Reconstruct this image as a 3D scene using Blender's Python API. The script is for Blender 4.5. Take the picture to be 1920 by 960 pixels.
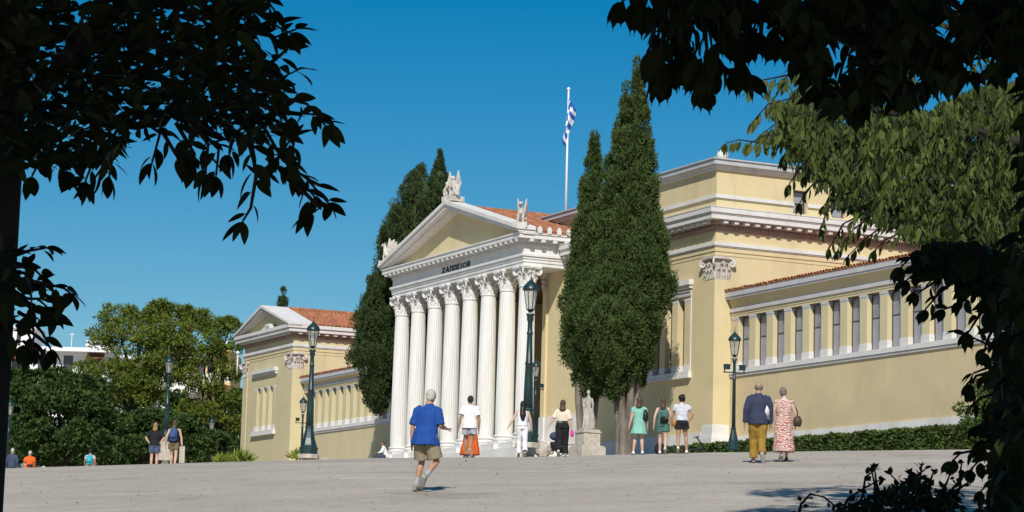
import bpy, bmesh, math, random
import numpy as np
from mathutils import Vector, Matrix, noise
random.seed(7); RNG = np.random.default_rng(11)
R = math.radians
for o in list(bpy.data.objects): bpy.data.objects.remove(o)
S = bpy.context.scene
COL = S.collection

# ------------------------------------------------------------------ camera, world, sun, exposure
PITCH, ROLL, FPX = 0.14133, -0.0268827, 4553.93
def cam_matrix():
    cx, sx = math.cos(PITCH), math.sin(PITCH)
    B = np.array([[1,0,0],[0,0,1],[0,-1,0.]])
    P = np.array([[1,0,0],[0,cx,sx],[0,-sx,cx]])
    Rm = np.array([[math.cos(ROLL),-math.sin(ROLL),0],[math.sin(ROLL),math.cos(ROLL),0],[0,0,1]])
    return Rm @ P @ B
MC = cam_matrix()
cd = bpy.data.cameras.new('camera'); cam = bpy.data.objects.new('camera', cd); COL.objects.link(cam)
cd.sensor_width = 36; cd.lens = FPX/1920*36; cd.clip_start = 0.1; cd.clip_end = 6000
mt = MC.T
cam.matrix_world = Matrix([[*mt[0],0],[*mt[1],0],[*mt[2],0],[0,0,0,1]])
S.camera = cam
SUN = Vector((-0.07, -0.76, 0.655)).normalized()
w = bpy.data.worlds.new('World'); S.world = w; w.use_nodes = True
nt = w.node_tree; bg = nt.nodes['Background']
sky = nt.nodes.new('ShaderNodeTexSky'); sky.sky_type = 'NISHITA'; sky.sun_disc = False
sky.sun_elevation = math.asin(SUN.z); sky.sun_rotation = math.atan2(SUN.x, SUN.y)
sky.altitude = 100; sky.air_density = 1.0; sky.dust_density = 0.3; sky.ozone_density = 3.0
hs = nt.nodes.new('ShaderNodeHueSaturation'); hs.inputs['Saturation'].default_value = 1.57
hs.inputs['Hue'].default_value = 0.492
nt.links.new(sky.outputs[0], hs.inputs['Color']); nt.links.new(hs.outputs[0], bg.inputs[0]); bg.inputs[1].default_value = 0.077
ld = bpy.data.lights.new('sun', 'SUN'); ld.energy = 4.6; ld.angle = R(0.53); ld.color = (1, 0.95, 0.86)
lo = bpy.data.objects.new('sun', ld); COL.objects.link(lo); lo.rotation_euler = SUN.to_track_quat('Z', 'Y').to_euler()
S.view_settings.view_transform = 'Standard'; S.view_settings.look = 'None'
S.view_settings.exposure = 0.0; S.view_settings.gamma = 1.0
S.render.engine = 'CYCLES'; S.render.resolution_x = 1024; S.render.resolution_y = 512

# ------------------------------------------------------------------ helpers
def ray(x, y):
    d = MC.T @ np.array([(x-960)/FPX, -(y-480)/FPX, -1]); return d/d[1]
def at(x, y, Y): return Vector(ray(x, y)*Y)           # a point on the line of sight at forward distance Y

def mat(name, col, rough=0.8, var=0.0, vscale=3.0, col2=None, bump=0.0, bscale=30.0, spec=0.3, metal=0.0, trans=0.0, island=0.0, stretch=None):
    m = bpy.data.materials.new(name); m.use_nodes = True
    n = m.node_tree.nodes; L = m.node_tree.links; b = n['Principled BSDF']
    b.inputs['Base Color'].default_value = (*col, 1); b.inputs['Roughness'].default_value = rough
    b.inputs['Specular IOR Level'].default_value = spec; b.inputs['Metallic'].default_value = metal
    tc = n.new('ShaderNodeTexCoord'); src = tc.outputs['Object']
    if stretch:
        mp = n.new('ShaderNodeMapping'); mp.inputs['Scale'].default_value = stretch; L.new(src, mp.inputs[0]); src = mp.outputs[0]
    cout = None
    if var > 0:
        nz = n.new('ShaderNodeTexNoise'); nz.inputs['Scale'].default_value = vscale; nz.inputs['Detail'].default_value = 7; nz.inputs['Roughness'].default_value = .62
        L.new(src, nz.inputs['Vector'])
        cr = n.new('ShaderNodeMapRange'); cr.inputs[1].default_value = .3; cr.inputs[2].default_value = .7
        L.new(nz.outputs[0], cr.inputs[0])
        mx = n.new('ShaderNodeMix'); mx.data_type = 'RGBA'
        c2 = col2 if col2 else tuple(c*(1-var) for c in col)
        mx.inputs[6].default_value = (*col, 1); mx.inputs[7].default_value = (*c2, 1)
        L.new(cr.outputs[0], mx.inputs[0]); cout = mx.outputs[2]
    if island > 0:
        g = n.new('ShaderNodeNewGeometry'); hv = n.new('ShaderNodeHueSaturation')
        mr = n.new('ShaderNodeMapRange'); mr.inputs[3].default_value = 1-island; mr.inputs[4].default_value = 1+island
        L.new(g.outputs['Random Per Island'], mr.inputs[0]); L.new(mr.outputs[0], hv.inputs['Value'])
        mr2 = n.new('ShaderNodeMapRange'); mr2.inputs[3].default_value = .485; mr2.inputs[4].default_value = .515
        wn = n.new('ShaderNodeTexWhiteNoise'); wn.noise_dimensions = '1D'; L.new(g.outputs['Random Per Island'], wn.inputs['W'])
        L.new(wn.outputs[0], mr2.inputs[0]); L.new(mr2.outputs[0], hv.inputs['Hue'])
        if cout: L.new(cout, hv.inputs['Color'])
        else: hv.inputs['Color'].default_value = (*col, 1)
        cout = hv.outputs[0]
    if cout: L.new(cout, b.inputs['Base Color'])
    if bump > 0:
        nb = n.new('ShaderNodeTexNoise'); nb.inputs['Scale'].default_value = bscale; nb.inputs['Detail'].default_value = 5; L.new(src, nb.inputs['Vector'])
        bp = n.new('ShaderNodeBump'); bp.inputs['Strength'].default_value = bump; bp.inputs['Distance'].default_value = .02
        L.new(nb.outputs[0], bp.inputs['Height']); L.new(bp.outputs[0], b.inputs['Normal'])
    if trans > 0:
        t = n.new('ShaderNodeBsdfTranslucent'); ms = n.new('ShaderNodeMixShader'); ms.inputs[0].default_value = trans
        if cout: L.new(cout, t.inputs[0])
        else: t.inputs[0].default_value = (*col, 1)
        out = n['Material Output']; L.new(b.outputs[0], ms.inputs[1]); L.new(t.outputs[0], ms.inputs[2]); L.new(ms.outputs[0], out.inputs[0])
    return m

class MB:
    def __init__(s): s.v = []; s.f = []
    def add(s, vs, fs):
        o = len(s.v); s.v += [tuple(v) for v in vs]; s.f += [tuple(i+o for i in f) for f in fs]; return s
    def box(s, x0, x1, y0, y1, z0, z1):
        return s.add([(x0,y0,z0),(x1,y0,z0),(x1,y1,z0),(x0,y1,z0),(x0,y0,z1),(x1,y0,z1),(x1,y1,z1),(x0,y1,z1)],
              [(0,3,2,1),(4,5,6,7),(0,1,5,4),(1,2,6,5),(2,3,7,6),(3,0,4,7)])
    def quad(s, a, b, c, d): return s.add([a,b,c,d], [(0,1,2,3)])
    def rings(s, rs, cap=True):
        n = len(rs[0]); vs = [p for r in rs for p in r]; fs = []
        for i in range(len(rs)-1):
            for j in range(n):
                k = (j+1) % n; fs.append((i*n+j, i*n+k, (i+1)*n+k, (i+1)*n+j))
        if cap: fs.append(tuple(range(n-1,-1,-1))); fs.append(tuple(range((len(rs)-1)*n, len(rs)*n)))
        return s.add(vs, fs)
    def lathe(s, prof, c=(0,0,0), n=16, sq=None):          # prof = [(r,z)...]
        return s.rings([[(c[0]+r*math.cos(2*math.pi*j/n), c[1]+r*math.sin(2*math.pi*j/n), c[2]+z) for j in range(n)] for r, z in prof])
    def tube(s, pts, rad, n=8, side=(1,0,0)):
        pts = [Vector(p) for p in pts]; rs = []; sd = Vector(side)
        for i, p in enumerate(pts):
            t = (pts[min(i+1,len(pts)-1)]-pts[max(i-1,0)])
            t = t.normalized() if t.length > 1e-9 else Vector((0,0,1))
            a = sd - t*sd.dot(t)
            if a.length < .15: a = Vector((0,1,0)) - t*t.y
            if a.length < .15: a = Vector((0,0,1)) - t*t.z
            a.normalize(); b = t.cross(a)
            r = rad[i] if isinstance(rad, (list, tuple)) else rad
            rx, ry = r if isinstance(r, (list, tuple)) else (r, r)
            rs.append([p + a*(rx*math.cos(2*math.pi*j/n)) + b*(ry*math.sin(2*math.pi*j/n)) for j in range(n)])
        return s.rings(rs)
    def ball(s, c, r, n=10, m=7):
        rx, ry, rz = r if isinstance(r, (list, tuple)) else (r, r, r); rs = []
        for i in range(m+1):
            th = math.pi*(.03 + .94*i/m)
            rs.append([(c[0]-rx*math.sin(th)*math.cos(2*math.pi*j/n)*-1, c[1]+ry*math.sin(th)*math.sin(2*math.pi*j/n), c[2]-rz*math.cos(th)) for j in range(n)])
        return s.rings(rs)
    def prism(s, poly, y0, y1, plane='xz'):                  # poly of 2-D points extruded
        n = len(poly)
        if plane == 'xz': vs = [(p[0],y0,p[1]) for p in poly] + [(p[0],y1,p[1]) for p in poly]
        elif plane == 'yz': vs = [(y0,p[0],p[1]) for p in poly] + [(y1,p[0],p[1]) for p in poly]
        else: vs = [(p[0],p[1],y0) for p in poly] + [(p[0],p[1],y1) for p in poly]
        return s.add(vs, [tuple(range(n)), tuple(range(2*n-1,n-1,-1))] + [(i,i+n,(i+1)%n+n,(i+1)%n) for i in range(n)])
    def mesh(s, name, smooth=False):
        me = bpy.data.meshes.new(name); me.from_pydata(s.v, [], s.f)
        bm = bmesh.new(); bm.from_mesh(me); bmesh.ops.recalc_face_normals(bm, faces=bm.faces); bm.to_mesh(me); bm.free()
        if smooth: me.polygons.foreach_set('use_smooth', [True]*len(me.polygons))
        return me
    def build(s, name, m, parent=None, smooth=False, kind=None): return link(name, s.mesh(name, smooth), m, parent, kind)

def link(name, me, m=None, parent=None, kind=None):
    o = bpy.data.objects.new(name, me); COL.objects.link(o)
    if m is not None and len(me.materials) == 0: me.materials.append(m)
    if parent is not None: o.parent = parent
    if kind: o['kind'] = kind
    return o
def thing(name, label, cat, loc=(0,0,0), rz=0.0, group=None):
    o = bpy.data.objects.new(name, None); COL.objects.link(o); o.location = loc; o.rotation_euler = (0,0,rz); o.empty_display_size = .3
    o['label'] = label; o['category'] = cat
    if group: o['group'] = group
    return o
def tag(o, label, cat, group=None):
    o['label'] = label; o['category'] = cat
    if group: o['group'] = group
    return o
def copy_tree(o, parent=None):
    c = o.copy(); COL.objects.link(c)
    if parent is not None: c.parent = parent
    for ch in list(o.children): copy_tree(ch, c)
    return c

def np_mesh(name, V, F):                                       # uniform polygons, fast
    V = np.asarray(V, np.float32); F = np.asarray(F, np.int32); k = F.shape[1]
    me = bpy.data.meshes.new(name); me.vertices.add(len(V)); me.vertices.foreach_set('co', V.ravel())
    me.loops.add(F.size); me.loops.foreach_set('vertex_index', F.ravel())
    me.polygons.add(len(F)); me.polygons.foreach_set('loop_start', np.arange(0, F.size, k, dtype=np.int32))
    me.polygons.foreach_set('loop_total', np.full(len(F), k, np.int32))
    me.update(calc_edges=True); me.validate(); return me
def scatter(name, TV, TF, mats, locs):
    TV = np.asarray(TV, float); TF = np.asarray(TF); k = len(locs)
    V = np.einsum('kij,nj->kni', mats, TV) + np.asarray(locs)[:,None,:]
    F = TF[None] + (np.arange(k)*len(TV))[:,None,None]
    return np_mesh(name, V.reshape(-1,3), F.reshape(-1, TF.shape[1]))
def frames(d, nrm=None, roll=None):                            # columns: side, along d, normal
    d = d/np.linalg.norm(d, axis=1, keepdims=True)
    h = nrm if nrm is not None else RNG.normal(size=d.shape)
    h = h - d*(h*d).sum(1, keepdims=True); h /= np.maximum(np.linalg.norm(h, axis=1, keepdims=True), 1e-6)
    return np.stack([np.cross(d, h), d, h], axis=2)

# ------------------------------------------------------------------ materials
M = {}
M['stucco'] = mat('yellow_stucco', (.685,.575,.345), .9, .10, .8, bump=.15, bscale=40, spec=.1)
M['stucco_dusty'] = mat('dusty_stucco', (.68,.55,.335), .9, .14, .5, bump=.15, bscale=40, spec=.1)
M['stucco_pale'] = mat('pale_stucco', (.64,.555,.345), .9, .1, .7, bump=.1, bscale=40, spec=.1)
M['white'] = mat('white_trim', (.74,.725,.70), .75, .12, 1.5, col2=(.62,.605,.59), spec=.2)
M['marble'] = mat('white_marble', (.77,.76,.745), .6, .2, 1.2, col2=(.68,.66,.63), spec=.3, bump=.08, bscale=12, stretch=(1,1,.25))
M['old_marble'] = mat('weathered_marble', (.74,.70,.65), .75, .4, 2.4, col2=(.42,.36,.31), bump=.4, bscale=9)
M['grey_trim'] = mat('grey_trim', (.56,.55,.56), .8, .15, 1.5)
M['dentil'] = mat('terracotta_band', (.44,.32,.265), .9, .25, 3)
M['tile'] = mat('terracotta_tile', (.42,.175,.085), .85, .5, 1.1, col2=(.31,.12,.065), island=.22)
M['lead'] = mat('lead_flashing', (.52,.52,.54), .6, .2, 2)
M['porch'] = mat('shade_darkened_ochre', (.20,.115,.06), .9, .2, 1); M['dark'] = mat('dark_interior', (.05,.045,.04), .9)  # porch walls coloured dark, so the colour carries the deep porch's shade
M['bronze'] = mat('dark_bronze', (.03,.035,.04), .5, spec=.5)
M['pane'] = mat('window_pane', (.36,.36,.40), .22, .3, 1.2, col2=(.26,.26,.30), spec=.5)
M['pane_upper'] = mat('painted_reflection_pane', (.20,.20,.225), .15, .5, 2.5, col2=(.30,.30,.33), spec=.6); M['pane_dark'] = mat('dark_pane', (.05,.05,.055), .12, spec=.6)  # upper panes darker than the lower: a reflection painted into the glass colour
M['frame'] = mat('dark_window_frame', (.07,.065,.07), .5)
M['lamp'] = mat('dark_green_paint', (.013,.043,.046), .38, .35, 6, col2=(.008,.026,.03), spec=.5)
M['stone'] = mat('pale_stone', (.58,.52,.44), .9, .4, 5, bump=.5, bscale=14)
M['pole'] = mat('white_pole', (.8,.8,.8), .4, spec=.5)
M['bark'] = mat('grey_bark', (.27,.235,.20), .95, .6, 3, col2=(.07,.055,.045), bump=.8, bscale=10, stretch=(1,1,.3))
M['bark_dark'] = mat('dark_bark', (.035,.03,.025), .95, .5, 5, bump=.8, bscale=20, stretch=(1,1,.3))
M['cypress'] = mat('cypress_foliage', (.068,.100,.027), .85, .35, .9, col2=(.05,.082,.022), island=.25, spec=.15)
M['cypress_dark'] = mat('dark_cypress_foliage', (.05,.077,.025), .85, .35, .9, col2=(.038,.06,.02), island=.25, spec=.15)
M['pine'] = mat('pine_needles', (.13,.162,.025), .85, .4, .5, col2=(.088,.124,.02), island=.35, spec=.15)
M['broad'] = mat('broad_foliage', (.05,.088,.02), .8, .4, .7, col2=(.034,.066,.016), island=.45, spec=.2)
M['hedge'] = mat('hedge_leaves', (.07,.105,.022), .8, .4, 2, col2=(.045,.08,.02), island=.45, spec=.2)
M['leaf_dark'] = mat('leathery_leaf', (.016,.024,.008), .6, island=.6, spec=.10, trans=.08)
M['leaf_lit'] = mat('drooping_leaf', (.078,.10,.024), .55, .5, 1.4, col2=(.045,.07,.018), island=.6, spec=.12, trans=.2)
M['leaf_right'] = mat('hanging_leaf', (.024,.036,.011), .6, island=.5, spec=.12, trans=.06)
M['agave'] = mat('yellow_green_leaf', (.17,.22,.03), .7, island=.35)

def streaks(m, col, amt, sc=(1.2,1.2,.10), scale=2.0, lo=.52, hi=.78):
    """rain streaks and grime patches running down a rendered wall"""
    n = m.node_tree.nodes; L = m.node_tree.links; b = n['Principled BSDF']; src = b.inputs['Base Color'].links[0].from_socket
    tc = n.new('ShaderNodeTexCoord')
    for k, (mp_, s_, a_) in enumerate(((sc, scale, amt), ((1,1,.6), .45, amt*.8))):
        mp = n.new('ShaderNodeMapping'); mp.inputs['Scale'].default_value = mp_; L.new(tc.outputs['Object'], mp.inputs[0])
        nz = n.new('ShaderNodeTexNoise'); nz.inputs['Scale'].default_value = s_; nz.inputs['Detail'].default_value = 8; nz.inputs['Roughness'].default_value = .7; L.new(mp.outputs[0], nz.inputs['Vector'])
        mr = n.new('ShaderNodeMapRange'); mr.inputs[1].default_value = lo; mr.inputs[2].default_value = hi; mr.inputs[4].default_value = a_; L.new(nz.outputs[0], mr.inputs[0])
        mx = n.new('ShaderNodeMix'); mx.data_type = 'RGBA'; L.new(mr.outputs[0], mx.inputs[0]); L.new(src, mx.inputs[6]); mx.inputs[7].default_value = (*col,1); src = mx.outputs[2]
    L.new(src, b.inputs['Base Color'])
for k_ in ('stucco','stucco_dusty','stucco_pale'): streaks(M[k_], (.40,.345,.24), .42)
for k_ in ('white','marble'): streaks(M[k_], (.44,.40,.345), .5)
streaks(M['old_marble'], (.30,.26,.22), .6); streaks(M['grey_trim'], (.36,.345,.33), .5)

# glass for lanterns: clear thin panes
g = bpy.data.materials.new('lantern_glass'); g.use_nodes = True
gn = g.node_tree.nodes; gl = g.node_tree.links; gn.remove(gn['Principled BSDF'])
tr = gn.new('ShaderNodeBsdfTransparent'); tr.inputs[0].default_value = (.88,.87,.84,1)
df = gn.new('ShaderNodeBsdfPrincipled'); df.inputs['Base Color'].default_value = (.6,.59,.55,1); df.inputs['Roughness'].default_value = .08
mg = gn.new('ShaderNodeMixShader'); mg.inputs[0].default_value = .35
gl.new(tr.outputs[0], mg.inputs[1]); gl.new(df.outputs[0], mg.inputs[2]); gl.new(mg.outputs[0], gn['Material Output'].inputs[0])
M['glass'] = g
M['bulb'] = mat('opal_bulb', (.85,.83,.78), .2, spec=.6)

# ------------------------------------------------------------------ ground
crest = [(10,878),(450,865.5),(720,858.5),(1000,856.5),(1325,848.5),(1840,842.5)]
CT = []; CS = []
for px, py in crest:
    d = ray(px, py); CT.append(d[0]); CS.append(d[2])
CT = [-.4] + CT + [.4]; CS = [CS[0]-.008] + CS + [CS[-1]+.004]
DK = [(-400,1.55),(0,1.55),(20,1.1),(35,.80),(41,.576),(46,.40),(52,.235),(58,.10),(65,.03),(75,0),(82,0),(90,.05),(115,.12),(1000,.2)]
LK = [(-400,0),(76,0),(83,.2),(114,.78),(140,1.0),(1000,1.2)]
def ground_z(x, y):
    x = np.asarray(x, float); y = np.asarray(y, float)
    ye = np.where(y > 150, 150 + 8*(1-np.exp(-(y-150)/60.)), y)
    tx = np.clip(x/np.maximum(y, 1e-3), -.4, .4)
    s = np.interp(tx, CT, CS)
    wl = np.clip((-.055-tx)/.07, 0, 1); wl = wl*wl*(3-2*wl)
    z = ye*s - np.interp(y, [k[0] for k in DK], [k[1] for k in DK]) - wl*np.interp(y, [k[0] for k in LK], [k[1] for k in LK])
    return np.where(y <= 0, y*.05-1.55, z)
def gz(x, y): return float(ground_z(x, y))
def gp(px, Y):                                                 # a point standing on the ground in the direction of column px
    X = ray(px, 860)[0]*Y; return Vector((X, Y, gz(X, Y)))

ys = np.concatenate([np.linspace(-60,0,10), np.linspace(1,30,30), np.linspace(30.5,80,100), np.linspace(81,150,60), np.geomspace(155,2500,20)])
xs = np.concatenate([-np.geomspace(1600,31,16), np.linspace(-30,30,121), np.geomspace(31,1600,16)])
X, Y = np.meshgrid(xs, ys)
Zg = ground_z(X, Y) + np.where((Y>20)&(Y<72), .012*np.sin(X*.9+Y*.35)*np.sin(Y*.8-X*.2), 0)
V = np.stack([X, Y, Zg], 2).reshape(-1,3); nx = len(xs)
idx = np.arange(len(ys)*nx).reshape(len(ys), nx)
F = np.stack([idx[:-1,:-1], idx[:-1,1:], idx[1:,1:], idx[1:,:-1]], 2).reshape(-1,4)
me = np_mesh('ground', V, F); me.polygons.foreach_set('use_smooth', [True]*len(me.polygons))
gm = mat('plaza_concrete', (.455,.395,.327), .9, .3, .35, col2=(.35,.303,.255), bump=.5, bscale=3.0, spec=.2)
n = gm.node_tree.nodes; L = gm.node_tree.links; b = n['Principled BSDF']
base = b.inputs['Base Color'].links[0].from_socket
tc = n.new('ShaderNodeTexCoord')
def layer(src, scale, lo, hi, col, strength, detail=6, mapping=None):
    nz = n.new('ShaderNodeTexNoise'); nz.inputs['Scale'].default_value = scale; nz.inputs['Detail'].default_value = detail; nz.inputs['Roughness'].default_value = .65
    vec = tc.outputs['Object']
    if mapping:
        mp = n.new('ShaderNodeMapping'); mp.inputs['Scale'].default_value = mapping; L.new(vec, mp.inputs[0]); vec = mp.outputs[0]
    L.new(vec, nz.inputs['Vector'])
    mr = n.new('ShaderNodeMapRange'); mr.inputs[1].default_value = lo; mr.inputs[2].default_value = hi; mr.inputs[4].default_value = strength
    L.new(nz.outputs[0], mr.inputs[0])
    mx = n.new('ShaderNodeMix'); mx.data_type = 'RGBA'; L.new(mr.outputs[0], mx.inputs[0]); L.new(src, mx.inputs[6]); mx.inputs[7].default_value = (*col,1)
    return mx.outputs[2]
c = layer(base, 9, .4, .75, (.50,.46,.41), .6)
c = layer(c, .5, .56, .72, (.23,.20,.17), .75, 8, (.7,.5,1))
c = layer(c, 2.2, .62, .74, (.19,.165,.145), .7, 8, (.5,1,1))
c = layer(c, 1.1, .56, .70, (.58,.53,.46), .6, 7, (.35,1,1))
c = layer(c, 5, .52, .68, (.25,.225,.195), .5, 8)
c = layer(c, 40, .5, .75, (.2,.18,.16), .65, 3)
c = layer(c, 16, .58, .70, (.20,.18,.155), .55, 5)
c = layer(c, .22, .50, .66, (.52,.47,.40), .45, 8, (.6,1.6,1))
L.new(c, b.inputs['Base Color'])
link('ground', me, gm, None, 'structure')
# ------------------------------------------------------------------ the building: local x runs along the facade to the right, y into the building
YAW = -0.4507888
O0 = at(981.4, 503.5, 111.0); ZB = 6.6
ROOT_ROT = math.atan2(-math.cos(YAW), -math.sin(YAW))
hall = thing('neoclassical_building', 'long yellow neoclassical hall with white columned portico and tiled roofs', 'building', (O0.x, O0.y, ZB), ROOT_ROT)
def wpt(a, v, z): 
    dF = Vector((math.sin(YAW), math.cos(YAW), 0)); dS = Vector((math.cos(YAW), -math.sin(YAW), 0))
    return Vector((O0.x, O0.y, 0)) - dF*a + dS*v + Vector((0,0,z))
def bp(mb, name, m, parent=None, smooth=False, kind=None):
    mb.v = [(x, y, z-ZB) for x, y, z in mb.v] if parent is None else mb.v
    return mb.build(name, M[m] if isinstance(m, str) else m, parent or hall, smooth, kind)
def sub(mb, name, m, parent, smooth=False):                    # a sub-part: parent part sits at the building origin
    mb.v = [(x, y, z-ZB) for x, y, z in mb.v]; return mb.build(name, M[m], parent, smooth)
def inst(name, me, m, parent, loc, rz=0, scale=1):
    o = link(name, me, M[m], parent); o.location = loc; o.rotation_euler = (0,0,rz); o.scale = (scale,)*3; return o

def wall_front(mb, a0, a1, z0, z1, v, holes=(), depth=.3):      # sheet facing -y with reveals
    xs_ = sorted({a0, a1, *[h[0] for h in holes], *[h[1] for h in holes]}); zs_ = sorted({z0, z1, *[h[2] for h in holes], *[h[3] for h in holes]})
    for i in range(len(xs_)-1):
        for j in range(len(zs_)-1):
            cx, cz = (xs_[i]+xs_[i+1])/2, (zs_[j]+zs_[j+1])/2
            if any(h[0]<cx<h[1] and h[2]<cz<h[3] for h in holes): continue
            mb.quad((xs_[i],v,zs_[j]),(xs_[i+1],v,zs_[j]),(xs_[i+1],v,zs_[j+1]),(xs_[i],v,zs_[j+1]))
    for h in holes:
        x0,x1,q0,q1 = h
        mb.quad((x0,v,q0),(x0,v+depth,q0),(x0,v+depth,q1),(x0,v,q1)); mb.quad((x1,v,q0),(x1,v,q1),(x1,v+depth,q1),(x1,v+depth,q0))
        mb.quad((x0,v,q1),(x0,v+depth,q1),(x1,v+depth,q1),(x1,v,q1)); mb.quad((x0,v,q0),(x1,v,q0),(x1,v+depth,q0),(x0,v+depth,q0))
def wall_side(mb, v0, v1, z0, z1, a, holes=(), depth=.25):      # sheet facing +x
    t = MB(); wall_front(t, v0, v1, z0, z1, 0, holes, depth)
    mb.add([(a-y, x, z) for x, y, z in t.v], t.f)
def course(mb, a0, a1, v0, v1, z0, z1, off): mb.box(a0-off, a1+off, v0-off, v1, z0, z1)

# ---- column: fluted shaft, attic base, corinthian capital (z from 0)
COLH = 8.14
def shaft_mesh():
    mb = MB(); nf = 24; n = nf*4; rs = []
    for k in range(9):
        t = k/8; z = .42 + t*(7.22-.42); r = .425 - .065*t**1.6
        fl = .015 if 0 < k < 8 else .0
        rs.append([((r-fl*abs(math.sin(j*math.pi/4))**.8)*math.cos(2*math.pi*j/n), (r-fl*abs(math.sin(j*math.pi/4))**.8)*math.sin(2*math.pi*j/n), z) for j in range(n)])
    mb.rings(rs); mb.lathe([(.385,7.16),(.40,7.19),(.40,7.23),(.375,7.26)], n=32)
    return mb.mesh('shaft')
def base_mesh():
    mb = MB(); mb.box(-.56,.56,-.56,.56,0,.14)
    mb.lathe([(.50,.142),(.55,.17),(.56,.20),(.54,.245),(.47,.26),(.445,.29),(.46,.325),(.50,.34),(.505,.37),(.48,.40),(.435,.425)], n=32)
    return mb.mesh('base')
def spiral(mb, c, ux, r0=.135, turns=1.6, th=.04, n=22):       # volute in the vertical plane spanned by ux and z
    pts = []; rad = []
    for i in range(n):
        t = i/(n-1); a = math.pi/2 - t*turns*2*math.pi; r = r0*(1-.86*t)
        pts.append(Vector(c) + Vector(ux)*(r*math.cos(a)) + Vector((0,0,r*math.sin(a)))); rad.append((th*(1-.45*t), th*1.25*(1-.4*t)))
    mb.tube(pts, rad, 6, side=Vector(ux).cross(Vector((0,0,1))))
def acanthus(mb, c, d, h, wd, out):                             # a leaf growing up along d, tip curling outward
    d = Vector(d); s = Vector((-d.y, d.x, 0)); c = Vector(c); rows = []
    for t, o, ww in ((0,.01,.8),(.35,.03,1.0),(.65,.05,.95),(.85,out*.7,.75),(1,out,.5),(.92,out*1.25,.2)):
        p = c + Vector((0,0,h*t)) + d*o
        rows.append([p - s*wd*ww/2, p - s*wd*ww*.25 + d*.03, p + d*.012, p + s*wd*ww*.25 + d*.03, p + s*wd*ww/2])
    b = MB(); n = 5
    b.add([q for r in rows for q in r] + [q - d*.03 - Vector((0,0,.004)) for r in rows for q in r],
          [(i*n+j, i*n+j+1, (i+1)*n+j+1, (i+1)*n+j) for i in range(5) for j in range(4)] + [(30+i*n+j, 30+(i+1)*n+j, 30+(i+1)*n+j+1, 30+i*n+j+1) for i in range(5) for j in range(4)]
          + [(i*n, (i+1)*n, 30+(i+1)*n, 30+i*n) for i in range(5)] + [(i*n+4, 30+i*n+4, 30+(i+1)*n+4, (i+1)*n+4) for i in range(5)])
    mb.add(b.v, b.f)
def capital_mesh():
    mb = MB(); H0 = 7.26
    mb.lathe([(.35,H0),(.345,H0+.3),(.37,H0+.55),(.45,H0+.74)], n=24)
    for k in range(8):
        a = k*math.pi/4; d = (math.cos(a), math.sin(a), 0); acanthus(mb, (d[0]*.35, d[1]*.35, H0+.01), d, .33, .24, .13)
        a += math.pi/8; d = (math.cos(a), math.sin(a), 0); acanthus(mb, (d[0]*.35, d[1]*.35, H0+.16), d, .40, .22, .16)
    for k in range(4):
        a = math.pi/4 + k*math.pi/2; d = Vector((math.cos(a), math.sin(a), 0))
        spiral(mb, d*.56 + Vector((0,0,H0+.60)), d, .15)
        mb.tube([d*.36+Vector((0,0,H0+.42)), d*.44+Vector((0,0,H0+.6)), d*.55+Vector((0,0,H0+.745))], [.045,.04,.04], 6)
        a2 = k*math.pi/2; d2 = Vector((math.cos(a2), math.sin(a2), 0)); s = Vector((-d2.y, d2.x, 0))
        for sg in (-1,1): spiral(mb, d2*.43 + s*(sg*.12) + Vector((0,0,H0+.62)), s*(-sg), .08, 1.3, .022, 12)
        mb.ball(d2*.50+Vector((0,0,H0+.81)), .075, 8, 6)
    for z0, z1, e in ((.745,.80,.0),(.80,.88,.03)):                # abacus with concave sides
        poly = []
        for k in range(4):
            a = math.pi/4 + k*math.pi/2
            for da, r in ((-.09,.70),(.09,.70),(math.pi/4*.55,.53),(math.pi/4,.50),(math.pi/4*1.45,.53)): poly.append(((r+e)*math.cos(a+da), (r+e)*math.sin(a+da)))
        mb.prism(poly, H0+z0, H0+z1, 'xy')
    return mb.mesh('capital')
sm, bm_, cm = shaft_mesh(), base_mesh(), capital_mesh()
ZST = 7.25
for k in range(8):
    col = bpy.data.objects.new('column', sm); COL.objects.link(col); col.parent = hall; col.location = (-.40-k*2.071, .42, ZST-ZB)
    if k == 0: sm.materials.append(M['marble']); bm_.materials.append(M['marble']); cm.materials.append(M['marble'])
    col.rotation_euler = (0,0,0)
    for nm, me_ in (('base', bm_), ('capital', cm)):
        o = bpy.data.objects.new(nm, me_); COL.objects.link(o); o.parent = col

# ---- stylobate and steps
mb = MB(); mb.box(-15.95,.55,-.22,2.2,6.95,ZST); bp(mb, 'step', 'marble')
mb = MB(); mb.box(-16.2,.75,-.50,2.15,5.2,6.96); bp(mb, 'step', 'marble')
for k in range(8):
    mb = MB(); mb.box(-.40-k*2.071-.66, -.40-k*2.071+.66, -.42,-.215,6.961,ZST-.02); bp(mb, 'plinth_block', 'marble')
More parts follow.
